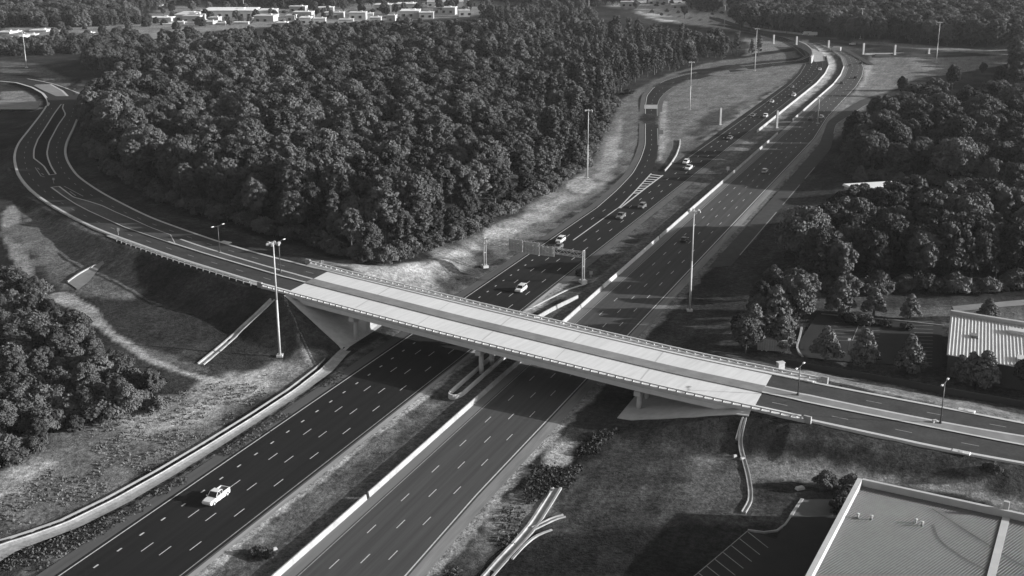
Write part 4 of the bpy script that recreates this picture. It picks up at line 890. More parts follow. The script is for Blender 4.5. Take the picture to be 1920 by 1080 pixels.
vehicle('truck', 'silver', on(1564, 96, .1) , math.radians(150), 'pale lorry at the far end of the left carriageway by the bend', 'box_truck')
vehicle('suv', 'white', on(1598, 84, .3), math.radians(170), 'small white car on the far road beneath the distant mast', 'passenger_car')

# ================================================================== BUILDINGS ON THE RIGHT
zr = 8.8
A = on(1612, 897, zr); Bp = on(1515, 1080, zr); Cc = on(1888, 957, zr)
ud = (Bp - A)[:2]; ud /= np.linalg.norm(ud); vd = (Cc - A)[:2]; lenv = np.linalg.norm(vd); vd /= lenv
wh = empty('warehouse', (A[0], A[1], 0), 0, 'large flat roofed warehouse with pale parapet at the bottom right', 'building')
def W3(u, v, z): p = A[:2] + ud * u + vd * v; return Vector((p[0] - A[0], p[1] - A[1], z))
LU, LV = 62.0, 58.0
g0 = float(T(A[0], A[1])[0]) - .5
def wbox(name, u0, u1, v0, v1, z0, z1, m, par=wh):
    return MB().sweep([[W3(u0, v0, z0), W3(u1, v0, z0), W3(u1, v1, z0), W3(u0, v1, z0)], [W3(u0, v0, z1), W3(u1, v0, z1), W3(u1, v1, z1), W3(u0, v1, z1)]]).build(name, m, par)
wbox('wall', .05, LU, .05, LV, g0, zr - 1.3, M['whitewall'])
M['roof_rib'] = mat('ribbed_metal_roof', .112, .6, .3, .12, .12, var2=.1, scale2=1.2)
wbox('roof', .3, LU - .3, .3, LV - .3, zr - 1.3, zr - 1.15, M['roof_rib'])
r1 = on(1600, 946, zr - 1.1) - on(1627, 930.5, zr - 1.1); r1 = r1[:2] / np.linalg.norm(r1[:2]); ru, rv = float(r1 @ ud), float(r1 @ vd)
det = ud[0] * vd[1] - ud[1] * vd[0]; ru = (r1[0] * vd[1] - r1[1] * vd[0]) / det; rv = (ud[0] * r1[1] - ud[1] * r1[0]) / det
b = MB()
nrm = np.array([-rv, ru]); nrm /= np.linalg.norm(nrm)
for k in range(-420, 420):
    c0 = nrm * k * .42; ts = []
    for t in np.linspace(-100, 100, 801):
        u, v = c0[0] + ru * t, c0[1] + rv * t
        if .4 < u < LU - .4 and .4 < v < LV - .4: ts.append(t)
    if len(ts) > 4:
        a, c = c0 + np.array([ru, rv]) * ts[0], c0 + np.array([ru, rv]) * ts[-1]; q = nrm * .08
        P = [(W3(*(a - q), zr - 1.16), W3(*(a + q), zr - 1.16), W3(*(a + q * .5), zr - 1.03), W3(*(a - q * .5), zr - 1.03)), (W3(*(c - q), zr - 1.16), W3(*(c + q), zr - 1.16), W3(*(c + q * .5), zr - 1.03), W3(*(c - q * .5), zr - 1.03))]
        b.sweep(P)
b.build('roof_ribs', M['roof_rib'], wh)
wbox('parapet', 0, LU, -.35, .45, g0 + 3, zr, M['curb']); wbox('parapet', -.35, .25, .46, LV, g0 + 3, zr, M['curb'])
dvd = float(np.linalg.norm((Cc - A)[:2]))
wbox('parapet', .26, LU, dvd - .5, dvd + .6, zr - 1.2, zr - .92, M['curb']); wbox('parapet', -.9, -.36, dvd - .6, dvd + .2, g0, zr + 1.2, M['curb'])
for u, v in ((9, 10.5), (9.4, 11.5), (11.2, 4.2), (11.6, 2.2)):
    vb = MB().tube(W3(u, v, zr - 1.1), W3(u, v, zr - .5), .18, .18, 8).tube(W3(u, v, zr - .5), W3(u, v, zr - .38), .3, .3, 8).build('roof_vent', M['galv'], wh, True)
b = MB()
for pth in ([(3, 12), (8, 18), (13, 24), (18, 31), (26, 38)], [(8, 13), (13, 14.5), (17, 19), (20, 25), (24, 30), (32, 34)]):
    b = MB(); P = smooth(np.array([(u, v, 0) for u, v in pth]), 1.0, 3)
    for a, c in zip(P[:-1], P[1:]): b.tube(W3(a[0], a[1], zr - 1.0), W3(c[0], c[1], zr - 1.0), .05, .05, 4)
    b.build('roof_cable', M['darkmetal'], wh)
# second building
z2 = 6.5
a1, a2, a3 = on(1785, 590, z2 + .0), on(1778, 664, z2), on(1925, 690, z2)
A2 = a1; ud2 = (a2 - a1)[:2]; lu2 = float(np.linalg.norm(ud2)); ud2 /= lu2; vd2 = (a3 - a2)[:2]; vd2 /= np.linalg.norm(vd2); lv2 = 48.0
bl = empty('office_building', (A2[0], A2[1], 0), 0, 'building with pale ribbed metal roof beside the tree lined car park', 'building')
def B3(u, v, z): p = A2[:2] + ud2 * u + vd2 * v; return Vector((p[0] - A2[0], p[1] - A2[1], z))
def bbox(name, u0, u1, v0, v1, z0, z1, m, par=bl, z1b=None):
    z1b = z1 if z1b is None else z1b
    return MB().sweep([[B3(u0, v0, z0), B3(u1, v0, z0), B3(u1, v1, z0), B3(u0, v1, z0)], [B3(u0, v0, z1), B3(u1, v0, z1b), B3(u1, v1, z1b), B3(u0, v1, z1)]]).build(name, m, par)
bbox('wall', .1, lu2 - .1, .1, lv2, 0, z2 - .15, M['brick'])
M['roof_pale'] = mat('pale_metal_roof', .44, .5, .4, .08, .3)
rf = bbox('roof', -.1, lu2 + .35, -.3, lv2, z2 - .14, z2, M['roof_pale'])
b = MB()
for k in range(int(lv2 / .75)):
    v = .1 + k * .75
    b.sweep([[B3(.5, v - .12, z2 - .02), B3(.5, v + .12, z2 - .02), B3(.5, v + .06, z2 + .12), B3(.5, v - .06, z2 + .12)], [B3(lu2 + .3, v - .12, z2 - .02), B3(lu2 + .3, v + .12, z2 - .02), B3(lu2 + .3, v + .06, z2 + .12), B3(lu2 + .3, v - .06, z2 + .12)]])
b.build('roof_ribs', M['roof_pale'], rf)
bbox('parapet', -.7, .3, -.35, lv2, 2, z2 + 1.0, M['whitewall'])
bbox('roof_unit', lu2 * .45, lu2 * .52, 4.5, 6, z2, z2 + .6, M['grey']); bbox('roof_unit', lu2 * .18, lu2 * .26, 12.5, 18, z2, z2 + .9, M['signback']); bbox('roof_unit', lu2 * .8, lu2 * .9, 14, 19, z2, z2 + .7, M['signback'])
dr = bbox('door', lu2 - .1, lu2 + .02, 14.2, 15.4, .8, 3.4, M['darkmetal'])
for v in (3, 6, 9): bbox('window', lu2 - .1, lu2 + .02, v, v + 1.2, 1.8, 3.2, M['glass'])
# trailer box behind the bridge end
tp = at(1447, 658); tr = empty('cargo_container', tp, math.radians(-12), 'pale box container parked beside the trees just beyond the right end of the bridge', 'container')
MB().box((0, 0, 1.75), (6.6, 2.5, 2.6)).build('box', M['barrier'], tr)
b = MB()
for k in range(12): b.box((-3 + k * .55, -1.28, 1.75), (.12, .06, 2.5))
b.build('side_ribs', M['whitewall'], tr); MB().box((3.33, 0, 1.75), (.06, 2.3, 2.4)).build('door', M['barrier'], tr)
MB().box((0, 0, .3), (6, .9, .3)).build('chassis', M['darkmetal'], tr)
for x in (-2.2, -1.2, 2.2):
    for y in (-1, 1): wheel(x, y, .45, tr)
wr_ = at(1655, 372); hw_ = empty('white_roofed_house', wr_, .25, 'low house with a white roof half hidden between the dark trees on the right', 'house')
MB().box((0, 0, 2), (24, 12, 4)).build('wall', M['whitewall'], hw_); MB().box((0, 0, 4.3), (25, 13, .6), 0, .97).build('roof', M['whiteroof'], hw_)
for k in range(5): MB().box((-9 + k * 4.4, -6.03, 2), (1.4, .08, 1.4)).build('window', M['glass'], hw_)

# ================================================================== CAR PARKS
def sheet(name, P, m, dz, kind='structure', sub=10):
    b = bmesh.new(); vs_ = [b.verts.new(at(*p)) for p in P]; b.faces.new(vs_)
    bmesh.ops.triangulate(b, faces=b.faces); bmesh.ops.subdivide_edges(b, edges=b.edges, cuts=sub, use_grid_fill=True)
    for v in b.verts: v.co.z = float(T(v.co.x, v.co.y)[0]) + dz
    me = bpy.data.meshes.new(name); b.to_mesh(me); b.free(); me.materials.append(m); o = link(bpy.data.objects.new(name, me)); up(o)
    return struct(o, kind)
M['lot'] = mat('car_park_asphalt', .024, .85, .1, .15, .3); M['lot2'] = mat('car_park_asphalt_pale', .10, .85, .1, .12, .3)
k1 = sheet('north_car_park', [(1500,640),(1535,585),(1620,592),(1765,604),(1768,690),(1600,680),(1500,672)], M['lot'], .16); k1.name = 'car_park'
k2 = sheet('car_park', [(1290,1092),(1402,997),(1455,1012),(1502,937),(1600,937),(1540,1092)], M['lot'], .14)
def stripes(par, SS, w_=.14, m='paint_worn', dz=.19):
    b = MB()
    for p, q in SS:
        a, c = at(*p), at(*q); a.z += dz; c.z += dz; d = c - a; d.z = 0; d.normalize(); s_ = Vector((d.y, -d.x, 0)) * w_ / 2; b.quad(a - s_, a + s_, c + s_, c - s_)
    up(b.build('parking_line', M[m], par))
S = []
for k in range(13): y = 604 + k * 6.9; S.append(((1713 + k * .3, y), (1750 - k * .2, y + 1.0)))
for k in range(6): y = 606 + k * 6.5; S.append(((1565 - k * 2, y), (1606 - k * 2.2, y + 2))); S.append(((1612 - k * 2.4, y + 1), (1652 - k * 1, y + 2.6)))
S.append(((1613, 603), (1598, 640))); stripes(k1, S, .16)
S = [((1402,997),(1290,1092))]
for k in range(7):
    f = k / 6.5; x0, y0 = 1402 - f * 100, 999 + f * 84; S.append(((x0, y0), (x0 + 38, y0 + 30)))
stripes(k2, S, .16)
k3 = sheet('car_park_apron', [(1482,972),(1503,938),(1565,938),(1562,970)], M['lot2'], .2)
def curb_path(P, label, wd=.35, h=.18, m='concrete_old'):
    o = wall_pts('curb', [at(*p) for p in P], h + .15, wd, M[m], dz=-.2); return tag(o, label, 'curb')
curb_path([(1504,938),(1482,971)], 'bright curb along the left side of the pale car park apron', .5, .2)
curb_path([(1482,971),(1462,1005),(1450,1010),(1430,1003),(1402,996)], 'curving curb at the corner of the bottom car park', .3)
curb_path([(1505,671),(1490,655),(1498,640),(1503,615)], 'pale curb at the entrance of the car park by the container', .45)
curb_path([(1540,590),(1600,596),(1660,600),(1720,606),(1770,612)], 'far curb of the car park beside the ribbed roof', .3)
struct(sheet('path', [(1785,575),(1925,562),(1925,572),(1790,585)], M['median'], .1))
bf = wall_pts('garden_fence', [at(*p) for p in ((1470,684),(1540,697),(1620,710),(1700,725),(1780,740),(1925,765))], 1.4, .06, M['darkmetal'], dz=0); tag(bf, 'low dark fence between the crossing road and the car park', 'fence')
# ================================================================== TREES
def leaf_mesh(name, pts, nrm, size, m, rng):
    k = len(pts); r1 = rng.normal(size=(k, 3)); nv = nrm + r1 * .45; nv /= np.linalg.norm(nv, axis=1)[:, None]
    t = np.cross(nv, rng.normal(size=(k, 3))); t /= np.linalg.norm(t, axis=1)[:, None] + 1e-9; b_ = np.cross(nv, t)
    s1 = (size * rng.uniform(.6, 1.3, k))[:, None]; s2 = (size * rng.uniform(.5, 1.1, k))[:, None]
    bend = nv * (size * rng.uniform(-.25, .25, k))[:, None]
    V = np.stack([pts - t * s1 - b_ * s2 * .6, pts + t * s1 * .7 - b_ * s2 + bend, pts + t * s1 + b_ * s2 * .7, pts - t * s1 * .6 + b_ * s2 + bend], 1).reshape(-1, 3)
    me = fast_mesh(name, V, np.arange(4 * k).reshape(k, 4)); me.materials.append(m); return me
def crown_pts(rng, Ht, R, z0, nl, npl, kind):
    cs = []; g = 0
    for i in range(nl):
        if kind == 'broad':
            a = i * 2.399 + rng.uniform(-.4, .4); f = (i + .5) / nl; ph = math.acos(1 - 1.55 * f)     # golden spiral shell, open underneath
            rr = rng.uniform(.62, .80); c = np.array([math.sin(ph) * math.cos(a) * R * rr, math.sin(ph) * math.sin(a) * R * rr, math.cos(ph) * (Ht - z0) * .5 * rr + (z0 + (Ht - z0) * .5)])
            r = R * rng.uniform(.20, .36) * (1 if R < 6.3 else .85)
        elif kind == 'cone':
            f = (i + .5) / nl; a = i * 2.399; r = R * (.20 + .24 * (1 - f)) * rng.uniform(.8, 1.25); q = R * (1 - f) ** .75 * .78
            c = np.array([math.cos(a) * q, math.sin(a) * q, z0 + (Ht - z0) * (.06 + .88 * f)])
        elif kind == 'pine':
            f = (i + .5) / nl; a = i * 2.399 + rng.uniform(-.5, .5); q = R * (1.0 - .75 * f) * rng.uniform(.55, .95); r = R * rng.uniform(.22, .34)
            c = np.array([math.cos(a) * q, math.sin(a) * q, z0 + (Ht - z0) * f * .93 + .5])
        else:                                # bush
            a = i * 2.399; q = R * math.sqrt((i + .5) / nl) * .8; r = R * rng.uniform(.28, .45); c = np.array([math.cos(a) * q, math.sin(a) * q, Ht * rng.uniform(.25, .72) * (1 - .4 * q / R)])
        cs.append((c, r))
    P, N = [], []
    for c, r in cs:
        k = int(npl * (r / R / .32) ** 2); d = rng.normal(size=(k, 3)); d /= np.linalg.norm(d, axis=1)[:, None]; d[:, 2] = np.where(d[:, 2] < -.35, -d[:, 2], d[:, 2])
        lump = 1 + .18 * np.sin(d[:, 0] * 7 + c[0]) * np.sin(d[:, 1] * 7 + c[1]) * np.sin(d[:, 2] * 7 + c[2])
        q = c + d * (r * rng.uniform(.72, 1.06, k) * lump)[:, None] * np.array([1, 1, .8 if kind != 'pine' else .7])
        P.append(q); N.append(d)
    # foliage hanging inside the crown
    k = int(npl * nl * .12); q = rng.normal(size=(k, 3)); q /= np.linalg.norm(q, axis=1)[:, None]; q *= (rng.random(k) ** .33)[:, None]
    tap = .55 if kind in ('broad', 'bush') else .35
    P.append(np.stack([q[:, 0] * R * tap, q[:, 1] * R * tap, z0 + (Ht - z0) * (.5 + q[:, 2] * .42)], 1)); N.append(q)
    P, N = np.concatenate(P), np.concatenate(N); P[:, 2] = np.maximum(P[:, 2], .15); return P, N, cs
def trunk_mesh(name, Ht, z0, cs, rng, r=.28):
    b = MB(); lean = Vector((rng.uniform(-.3, .3), rng.uniform(-.3, .3), 0)); top = Vector((0, 0, z0 + (Ht - z0) * .55)) + lean
    b.tube((0, 0, -.6), (0, 0, z0 * .5 + .5), r * 1.25, r, 8).tube((0, 0, z0 * .5 + .5), top, r, r * .35, 8)
    for c, rr in cs[::max(1, len(cs) // 6)]:
        s_ = Vector((0, 0, z0 + (c[2] - z0) * .35)); b.tube(s_, Vector(c), r * .42, r * .12, 5)
    me = bpy.data.meshes.new(name); me.from_pydata(b.V, [], b.F); me.materials.append(M['bark']); return me
PROT = {}
def proto(key, kind, Ht, R, z0, nl, npl, leaf, lm, seed):
    rng = np.random.default_rng(seed); P, N, cs = crown_pts(rng, Ht, R, z0, nl, npl, kind)
    PROT.setdefault(key, []).append((leaf_mesh('crown', P, N, leaf, M[lm], rng), trunk_mesh('trunk', Ht, z0, cs, rng, .3 if kind != 'bush' else .12), Ht, R))
for s in range(6): proto('broad', 'broad', 17, [5.6, 5.0, 6.2, 4.6, 5.4, 4.4][s], [1.5, 2.5, 1.2, 3, 2, 2][s], [42, 36, 48, 32, 40, 34][s], 250, .30, 'leaf', 100 + s)
for s in range(3): proto('dark', 'broad', 17, [6.2, 5.4, 5.0][s], .8, [44, 38, 36][s], 250, .30, 'leaf_dark', 120 + s)
for s in range(4): proto('oak', 'broad', 18, [7.6, 8.4, 7.0, 6.4][s], [.8, 1.0, .6, .8][s], [56, 62, 50, 46][s], 250, .31, ['leaf_dark', 'leaf', 'leaf_dark', 'leaf'][s], 130 + s)
for s in range(4): proto('pine', 'pine', 18, [4.0, 3.6, 4.4, 3.8][s], [3, 4, 2.5, 3][s], [26, 24, 28, 22][s], 120, .34, 'needle', 140 + s)
for s in range(2): proto('young', 'cone', 8, [2.9, 3.3][s], 1.1, 26, 130, .24, 'leaf_pale', 160 + s)
for s in range(3): proto('low', 'bush', 6.0, [3.4, 3.0, 3.8][s], .3, 20, 150, .26, 'leaf', 170 + s)
for s in range(2): proto('shrub', 'bush', 2.2, [1.6, 1.9][s], .1, 12, 90, .16, 'leaf_dark', 180 + s)
NAMES = {'broad': 'broadleaf_tree', 'dark': 'dark_tree', 'oak': 'spreading_tree', 'pine': 'pine_tree', 'young': 'young_tree', 'low': 'bushy_tree', 'shrub': 'shrub'}
FIRST = {}
def tree(key, p, sc, label, group, rz=None, var=None, sz=None):
    v = RNG.integers(len(PROT[key])) if var is None else var; cm, tm, Ht, R = PROT[key][v]
    e = bpy.data.objects.new(NAMES[key], None); COL.objects.link(e); e.location = p; e.rotation_euler = (0, 0, RNG.uniform(0, 6.28) if rz is None else rz)
    e.scale = (sc, sc, sz or sc * RNG.uniform(.9, 1.1)); tag(e, label, 'shrub' if key == 'shrub' else 'tree', group); e.empty_display_size = .1
    tr_ = bpy.data.objects.new('trunk', tm); cr_ = bpy.data.objects.new('crown', cm)
    for o in (tr_, cr_): COL.objects.link(o); o.parent = e
    FIRST.setdefault((key, v), (tr_, cr_)); return e
def scatter(P, spacing, seed, z=None):
    P = np.array([tuple(p)[:2] for p in P]); rng = np.random.default_rng(seed); lo, hi = P.min(0), P.max(0)
    sp = spacing; xs = np.arange(lo[0], hi[0], sp); ys = np.arange(lo[1], hi[1], sp * .87); X, Y = np.meshgrid(xs, ys); X = X + (np.arange(len(ys)) % 2)[:, None] * sp / 2
    X = X.ravel() + rng.uniform(-.36, .36, X.size) * sp; Y = Y.ravel() + rng.uniform(-.36, .36, Y.size) * sp
    ins = np.zeros(X.size, bool); k = len(P)
    for j in range(k):
        ax, ay = P[j]; bx, by = P[(j + 1) % k]; ins ^= ((ay > Y) != (by > Y)) & (X < (bx - ax) * (Y - ay) / (by - ay + 1e-12) + ax)
    return np.stack([X[ins], Y[ins]], 1)
def ordn(k): return ['first', 'second', 'third', 'fourth', 'fifth', 'sixth', 'seventh', 'eighth', 'ninth', 'tenth', 'eleventh', 'twelfth', 'thirteenth', 'fourteenth', 'fifteenth', 'sixteenth', 'seventeenth', 'eighteenth', 'nineteenth', 'twentieth'][k]
def proj(p):
    d = p[1] * cP - (p[2] - H) * sP; return 960 + p[0] / d * FPX, 540 - (p[1] * sP + (p[2] - H) * cP) / d * FPX
STUFF = []                                   # every tree beyond the nearest ones: (x, y, z, scale, key, variant)
# --- the central forest
FOR = [(178,262),(160,222),(168,200),(200,190),(330,188),(330,150),(200,150),(150,130),(300,98),(450,84),(600,76),(800,68),(950,62),(1100,66),(1250,86),(1350,99),(1440,105),(1405,106),(1330,117),(1270,134),(1200,156),(1168,170),(1150,195),(1138,225),(1120,255),(1100,290),(1085,318),(1050,340),(1010,366),(960,398),(860,446),(790,476),(735,494),(690,494),(640,478),(600,462),(520,440),(420,412),(310,378),(215,328),(182,292)]
FP = [at(*p) for p in FOR]
pts = scatter(FP, 8.8, 5); pts = pts[np.argsort(np.hypot(pts[:, 0], pts[:, 1]))]
zz = T(pts[:, 0], pts[:, 1]); FPa = np.array([tuple(p)[:2] for p in FP])
def edged(q):
    best = 1e9
    for j in range(len(FPa)):
        a, c = FPa[j], FPa[(j + 1) % len(FPa)]; t = np.clip(((q - a) @ (c - a)) / ((c - a) @ (c - a) + 1e-9), 0, 1); best = min(best, np.hypot(*(q - a - t * (c - a))))
    return best
near_n = 0; lab_count = {}
cand = []
for q, z in zip(pts, zz):
    d = math.hypot(q[0], q[1])
    if d > 620 and RNG.random() < .22: continue
    if d > 850 and RNG.random() < .2: continue
    X, Y = proj((q[0], q[1], z)); pinep = sstep(X, 850, 1150) * .62 + .08; key = 'pine' if RNG.random() < pinep else ('dark' if RNG.random() < .33 else 'broad')
    big = noise2(q[0], q[1], 45, 8); sc = (.68 + .50 * float(big) + RNG.uniform(-.20, .28)) * (1 if d < 700 else .9); e_ = edged(q)
    if e_ < 6: sc *= RNG.uniform(.58, .95)
    if key == 'pine': sc *= 1.0
    cand.append((q, z, sc, key, e_, X, Y, d))
# individuals: first the trees of the visible edges, then the nearest of the rest
edge = [c for c in cand if c[4] < 7.5 and c[7] < 560 and c[5] < 1240]
inner = [c for c in cand if not (c[4] < 7.5 and c[7] < 560 and c[5] < 1240)]
NI = 74
EDGE_LAB = [(640, 'facing the curving road'), (1010, 'above the pale soil bank'), (1400, 'beside the exit ramp')]
KL = {'broad': 'broadleaf tree', 'dark': 'dark tree', 'pine': 'tall pine'}
edge.sort(key=lambda c: c[5]); cnt = {}
for c in edge:
    seg = next(t for x, t in EDGE_LAB if c[5] < x); k_ = (c[3], seg); cnt[k_] = cnt.get(k_, 0) + 1; n_ = cnt[k_] - 1
    lab = f"{ordn(n_)} {KL[c[3]]} from the left at the forest edge {seg}" if n_ < 20 else f"{KL[c[3]]} near the right end of the forest edge {seg}"
    tree(c[3], (c[0][0], c[0][1], c[1]), c[2], lab, 'trees along the edge of the central forest')
for c in inner[:NI]:
    third = 'left' if c[5] < 520 else ('middle' if c[5] < 850 else 'right')
    tree(c[3], (c[0][0], c[0][1], c[1]), c[2], f"{KL[c[3]]} just behind the edge in the {third} third of the central forest", f"trees just behind the forest edge, {third} third, {KL[c[3]]}")
for c in inner[NI:]: STUFF.append((c[0][0], c[0][1], c[1], c[2], c[3], int(RNG.integers(len(PROT[c[3]])))))
# --- woods on the right
def wood(P, sp, seed, keys, smin, smax, nind, lab, group, shape=1.0):
    pp = [at(*p) for p in P]; q = scatter(pp, sp, seed); q = q[np.argsort(np.hypot(q[:, 0], q[:, 1]))]; z = T(q[:, 0], q[:, 1])
    for i, (a, zq) in enumerate(zip(q, z)):
        key = keys[int(RNG.integers(len(keys)))]; sc = RNG.uniform(smin, smax)
        if i < nind: tree(key, (a[0], a[1], zq), sc, lab.replace('*', {'broad': 'broadleaf', 'dark': 'dark broadleaf', 'oak': 'spreading round crowned', 'pine': 'pine', 'low': 'bushy'}[key]), group + ', ' + NAMES[key].replace('_', ' '))
        else: STUFF.append((a[0], a[1], zq, sc, key, int(RNG.integers(len(PROT[key])))))
    return len(q)
LOWER = [(1508,478),(1560,446),(1640,432),(1760,425),(1935,420),(1935,545),(1850,545),(1790,552),(1700,545),(1620,552),(1560,552),(1500,520)]
UPPER = [(1592,318),(1600,285),(1640,262),(1665,235),(1700,215),(1740,205),(1790,225),(1860,210),(1935,190),(1935,400),(1840,352),(1740,348),(1700,345),(1600,335)]
print('lower', wood(LOWER, 10.5, 31, ['oak', 'oak', 'dark', 'oak', 'broad'], .85, 1.1, 48, '* tree in the tall dark wood behind the car park on the right', 'trees of the wood behind the car park'))
print('upper', wood(UPPER, 11.5, 32, ['oak', 'oak', 'dark', 'broad'], .72, 1.12, 34, '* tree in the wood beyond the white roofed house', 'trees of the upper right wood'))
# --- wood on the left bank
LEFT = [(-40,515),(30,522),(75,555),(85,580),(130,610),(180,650),(235,690),(300,730),(345,752),(300,772),(235,790),(150,808),(90,835),(40,870),(-20,905),(-60,920)]
print('left', wood(LEFT, 4.6, 33, ['low', 'low', 'low', 'dark'], .42, .62, 0, '* tree', 'x')) if False else None
pp = [at(*p) for p in LEFT]; q = scatter(pp, 4.4, 33); q = q[np.argsort([-edged(v) if False else np.hypot(*v) for v in q])]; z = T(q[:, 0], q[:, 1])
for i, (a, zq) in enumerate(zip(q, z)):
    big = RNG.random() < .22; key = ('broad' if RNG.random() < .5 else 'dark') if big else 'low'; sc = RNG.uniform(.34, .52) if big else RNG.uniform(.6, 1.05)
    X, Y = proj((a[0], a[1], zq)); part = 'upper' if Y < 640 else ('middle' if Y < 740 else 'lower')
    if i < 46: tree(key, (a[0], a[1], zq), sc, f"{'bushy' if key == 'low' else ('taller dark' if key == 'dark' else 'taller leafy')} tree in the {part} part of the thicket at the left edge", f"thicket trees at the left, {part}, {NAMES[key].replace('_', ' ')}")
    else: STUFF.append((a[0], a[1], zq, sc, key, int(RNG.integers(len(PROT[key])))))
print('leftwood', len(q))
# --- single trees one can point to
SINGLE = [('dark',1448,562,.62,'dark tree standing in front of the tall wood, nearest the motorway verge'),('broad',1488,618,.80,'tall pale tree at the left corner of the car park'),('broad',1512,585,.70,'pale tree just behind the tall one at the corner of the car park'),
 ('broad',1398,662,.55,'leafy tree overhanging the white container, on its left'),('broad',1437,652,.55,'tree directly behind the white container'),('broad',1418,628,.62,'broadleaf tree in the middle of the clump between the verge and the car park'),('young',1452,628,1.5,'tall feathery tree beside the shaded one, left of the pale tree'),('young',1466,655,1.1,'small feathery tree between the container and the car park corner'),('dark',1425,590,.55,'dark tree at the back of the clump beside the motorway verge'),('young',1410,650,1.25,'feathery tree at the front left of the clump by the container'),('broad',1490,585,.68,'leafy tree behind the car park corner, touching the wood'),('dark',1455,585,.6,'dark tree closing the gap between the clump and the wood'),
 ('dark',1385,640,.45,'dark small tree left of the container trees'),('dark',1470,600,.55,'dark tree in the shade left of the tall pale tree'),
 ('young',1573,590,1.15,'young tree at the far side of the car park, left of the other one'),('young',1638,592,1.0,'young tree at the far side of the car park, left of the lawn'),('young',1706,598,.85,'small round tree on the lawn behind the car park'),('young',1852,600,.75,'small tree on the lawn behind the ribbed roof'),
 ('young',1548,676,1.0,'rounded tree on the near side of the car park, left of two'),('young',1620,690,1.15,'tall rounded tree on the near side of the car park, right of two'),('young',1705,700,1.0,'rounded tree beside the striped bays of the car park'),('young',1820,722,.9,'leafy tree in front of the brick wall of the ribbed roof building, left one'),('young',1846,728,1.1,'tallest tree in front of the brick wall of the ribbed roof building'),('young',1800,712,.75,'small tree at the corner of the ribbed roof building'),('dark',1925,735,.5,'dark tree at the right edge before the ribbed roof building'),
 ('low',1546,915,.62,'round dark bush above the bottom car park'),('dark',1690,178,.62,'tree standing alone at the upper left of the right hand wood'),('dark',1842,140,.5,'small dark round tree alone in the field at the upper right'),('dark',1785,168,.85,'dark pointed tree at the top of the right hand wood'),('dark',1905,182,1.15,'large dark tree cut by the right edge near the top'),('dark',1880,165,.9,'dark tree beside the large one at the upper right edge'),('young',1610,310,1.0,'small tree at the left tip of the upper right wood'),('young',1612,345,.9,'low round tree left of the white roofed house'),('young',1578,320,.8,'small tree at the foot of the upper right wood beside the verge')]
for key, x, y, sc, lb in SINGLE: tree(key, at(x, y), sc, lb, None)
for k, (x, y, sc, lb) in enumerate([(1590,935,1.2,'dark shrub against the warehouse wall beside the pale apron'),(1582,950,1.2,'dark shrub against the warehouse wall, below the first'),(1576,962,1.1,'lowest dark shrub against the warehouse wall'),(1598,918,1.3,'dark shrub at the top corner of the warehouse wall'),(1590,606,1.3,'low shrub behind the striped bays, on the left'),(1625,610,1.3,'low shrub behind the striped bays, in the middle'),(1660,612,1.0,'low shrub behind the striped bays, on the right'),(1700,618,.9,'low shrub at the far right end of the shrub row'),
    (1180,176,1.5,'dark shrub on the bank where the exit ramp bends'),(1862,886,1.0,'dark low shrub on the bank below the crossing road at the right'),(1850,884,.8,'small shrub on the right bank, next to the wider one'),(485,1040,.9,'weedy bush in the median at the bottom'),(505,1046,.7,'second weedy bush in the median at the bottom'),(1088,515,.8,'small shrub at the foot of the gantry post')]): tree('shrub', at(x, y), sc, lb, None)
# weeds beside the motorway: low ground cover, one object
def tufts(name, polys, dens, hgt, mkey, seed, size=.22):
    rng = np.random.default_rng(seed); V = []
    for P in polys:
        q = scatter([at(*p) for p in P], dens, seed); 
        keep = noise2(q[:, 0], q[:, 1], 5, seed) > .42; q = q[keep]; z = T(q[:, 0], q[:, 1]); V.append(np.c_[q, z])
    V = np.concatenate(V); n = 7; P = np.repeat(V, n, 0) + np.c_[rng.normal(0, .28, (len(V) * n, 2)), rng.uniform(.0, hgt, len(V) * n)]
    N = rng.normal(size=P.shape); N[:, 2] = abs(N[:, 2]); N /= np.linalg.norm(N, axis=1)[:, None]
    o = link(bpy.data.objects.new(name, leaf_mesh(name, P, N, size, M[mkey], rng))); o['kind'] = 'stuff'; return o
tufts('weeds', [[(1160,805),(1120,850),(1065,915),(1040,912),(1075,860),(1110,815)], [(1000,870),(1050,850),(1060,905),(1020,935),(960,990)]], .9, .7, 'leaf_dark', 61)
tufts('rough_grass', [[(0,1050),(240,955),(420,842),(540,768),(640,700),(655,705),(560,770),(420,862),(240,975),(60,1080),(0,1080)], [(820,1090),(900,1000),(1000,900),(1050,870),(1030,930),(960,1020),(900,1090)]], 1.0, .35, 'leaf', 62, .18)
tufts('rough_grass', [[(0,1005),(240,905),(420,800),(540,715),(540,690),(420,730),(250,800),(0,930)], [(150,830),(330,765),(420,720),(470,700),(330,740),(200,790)]], 1.5, .35, 'leaf_pale', 63, .18)
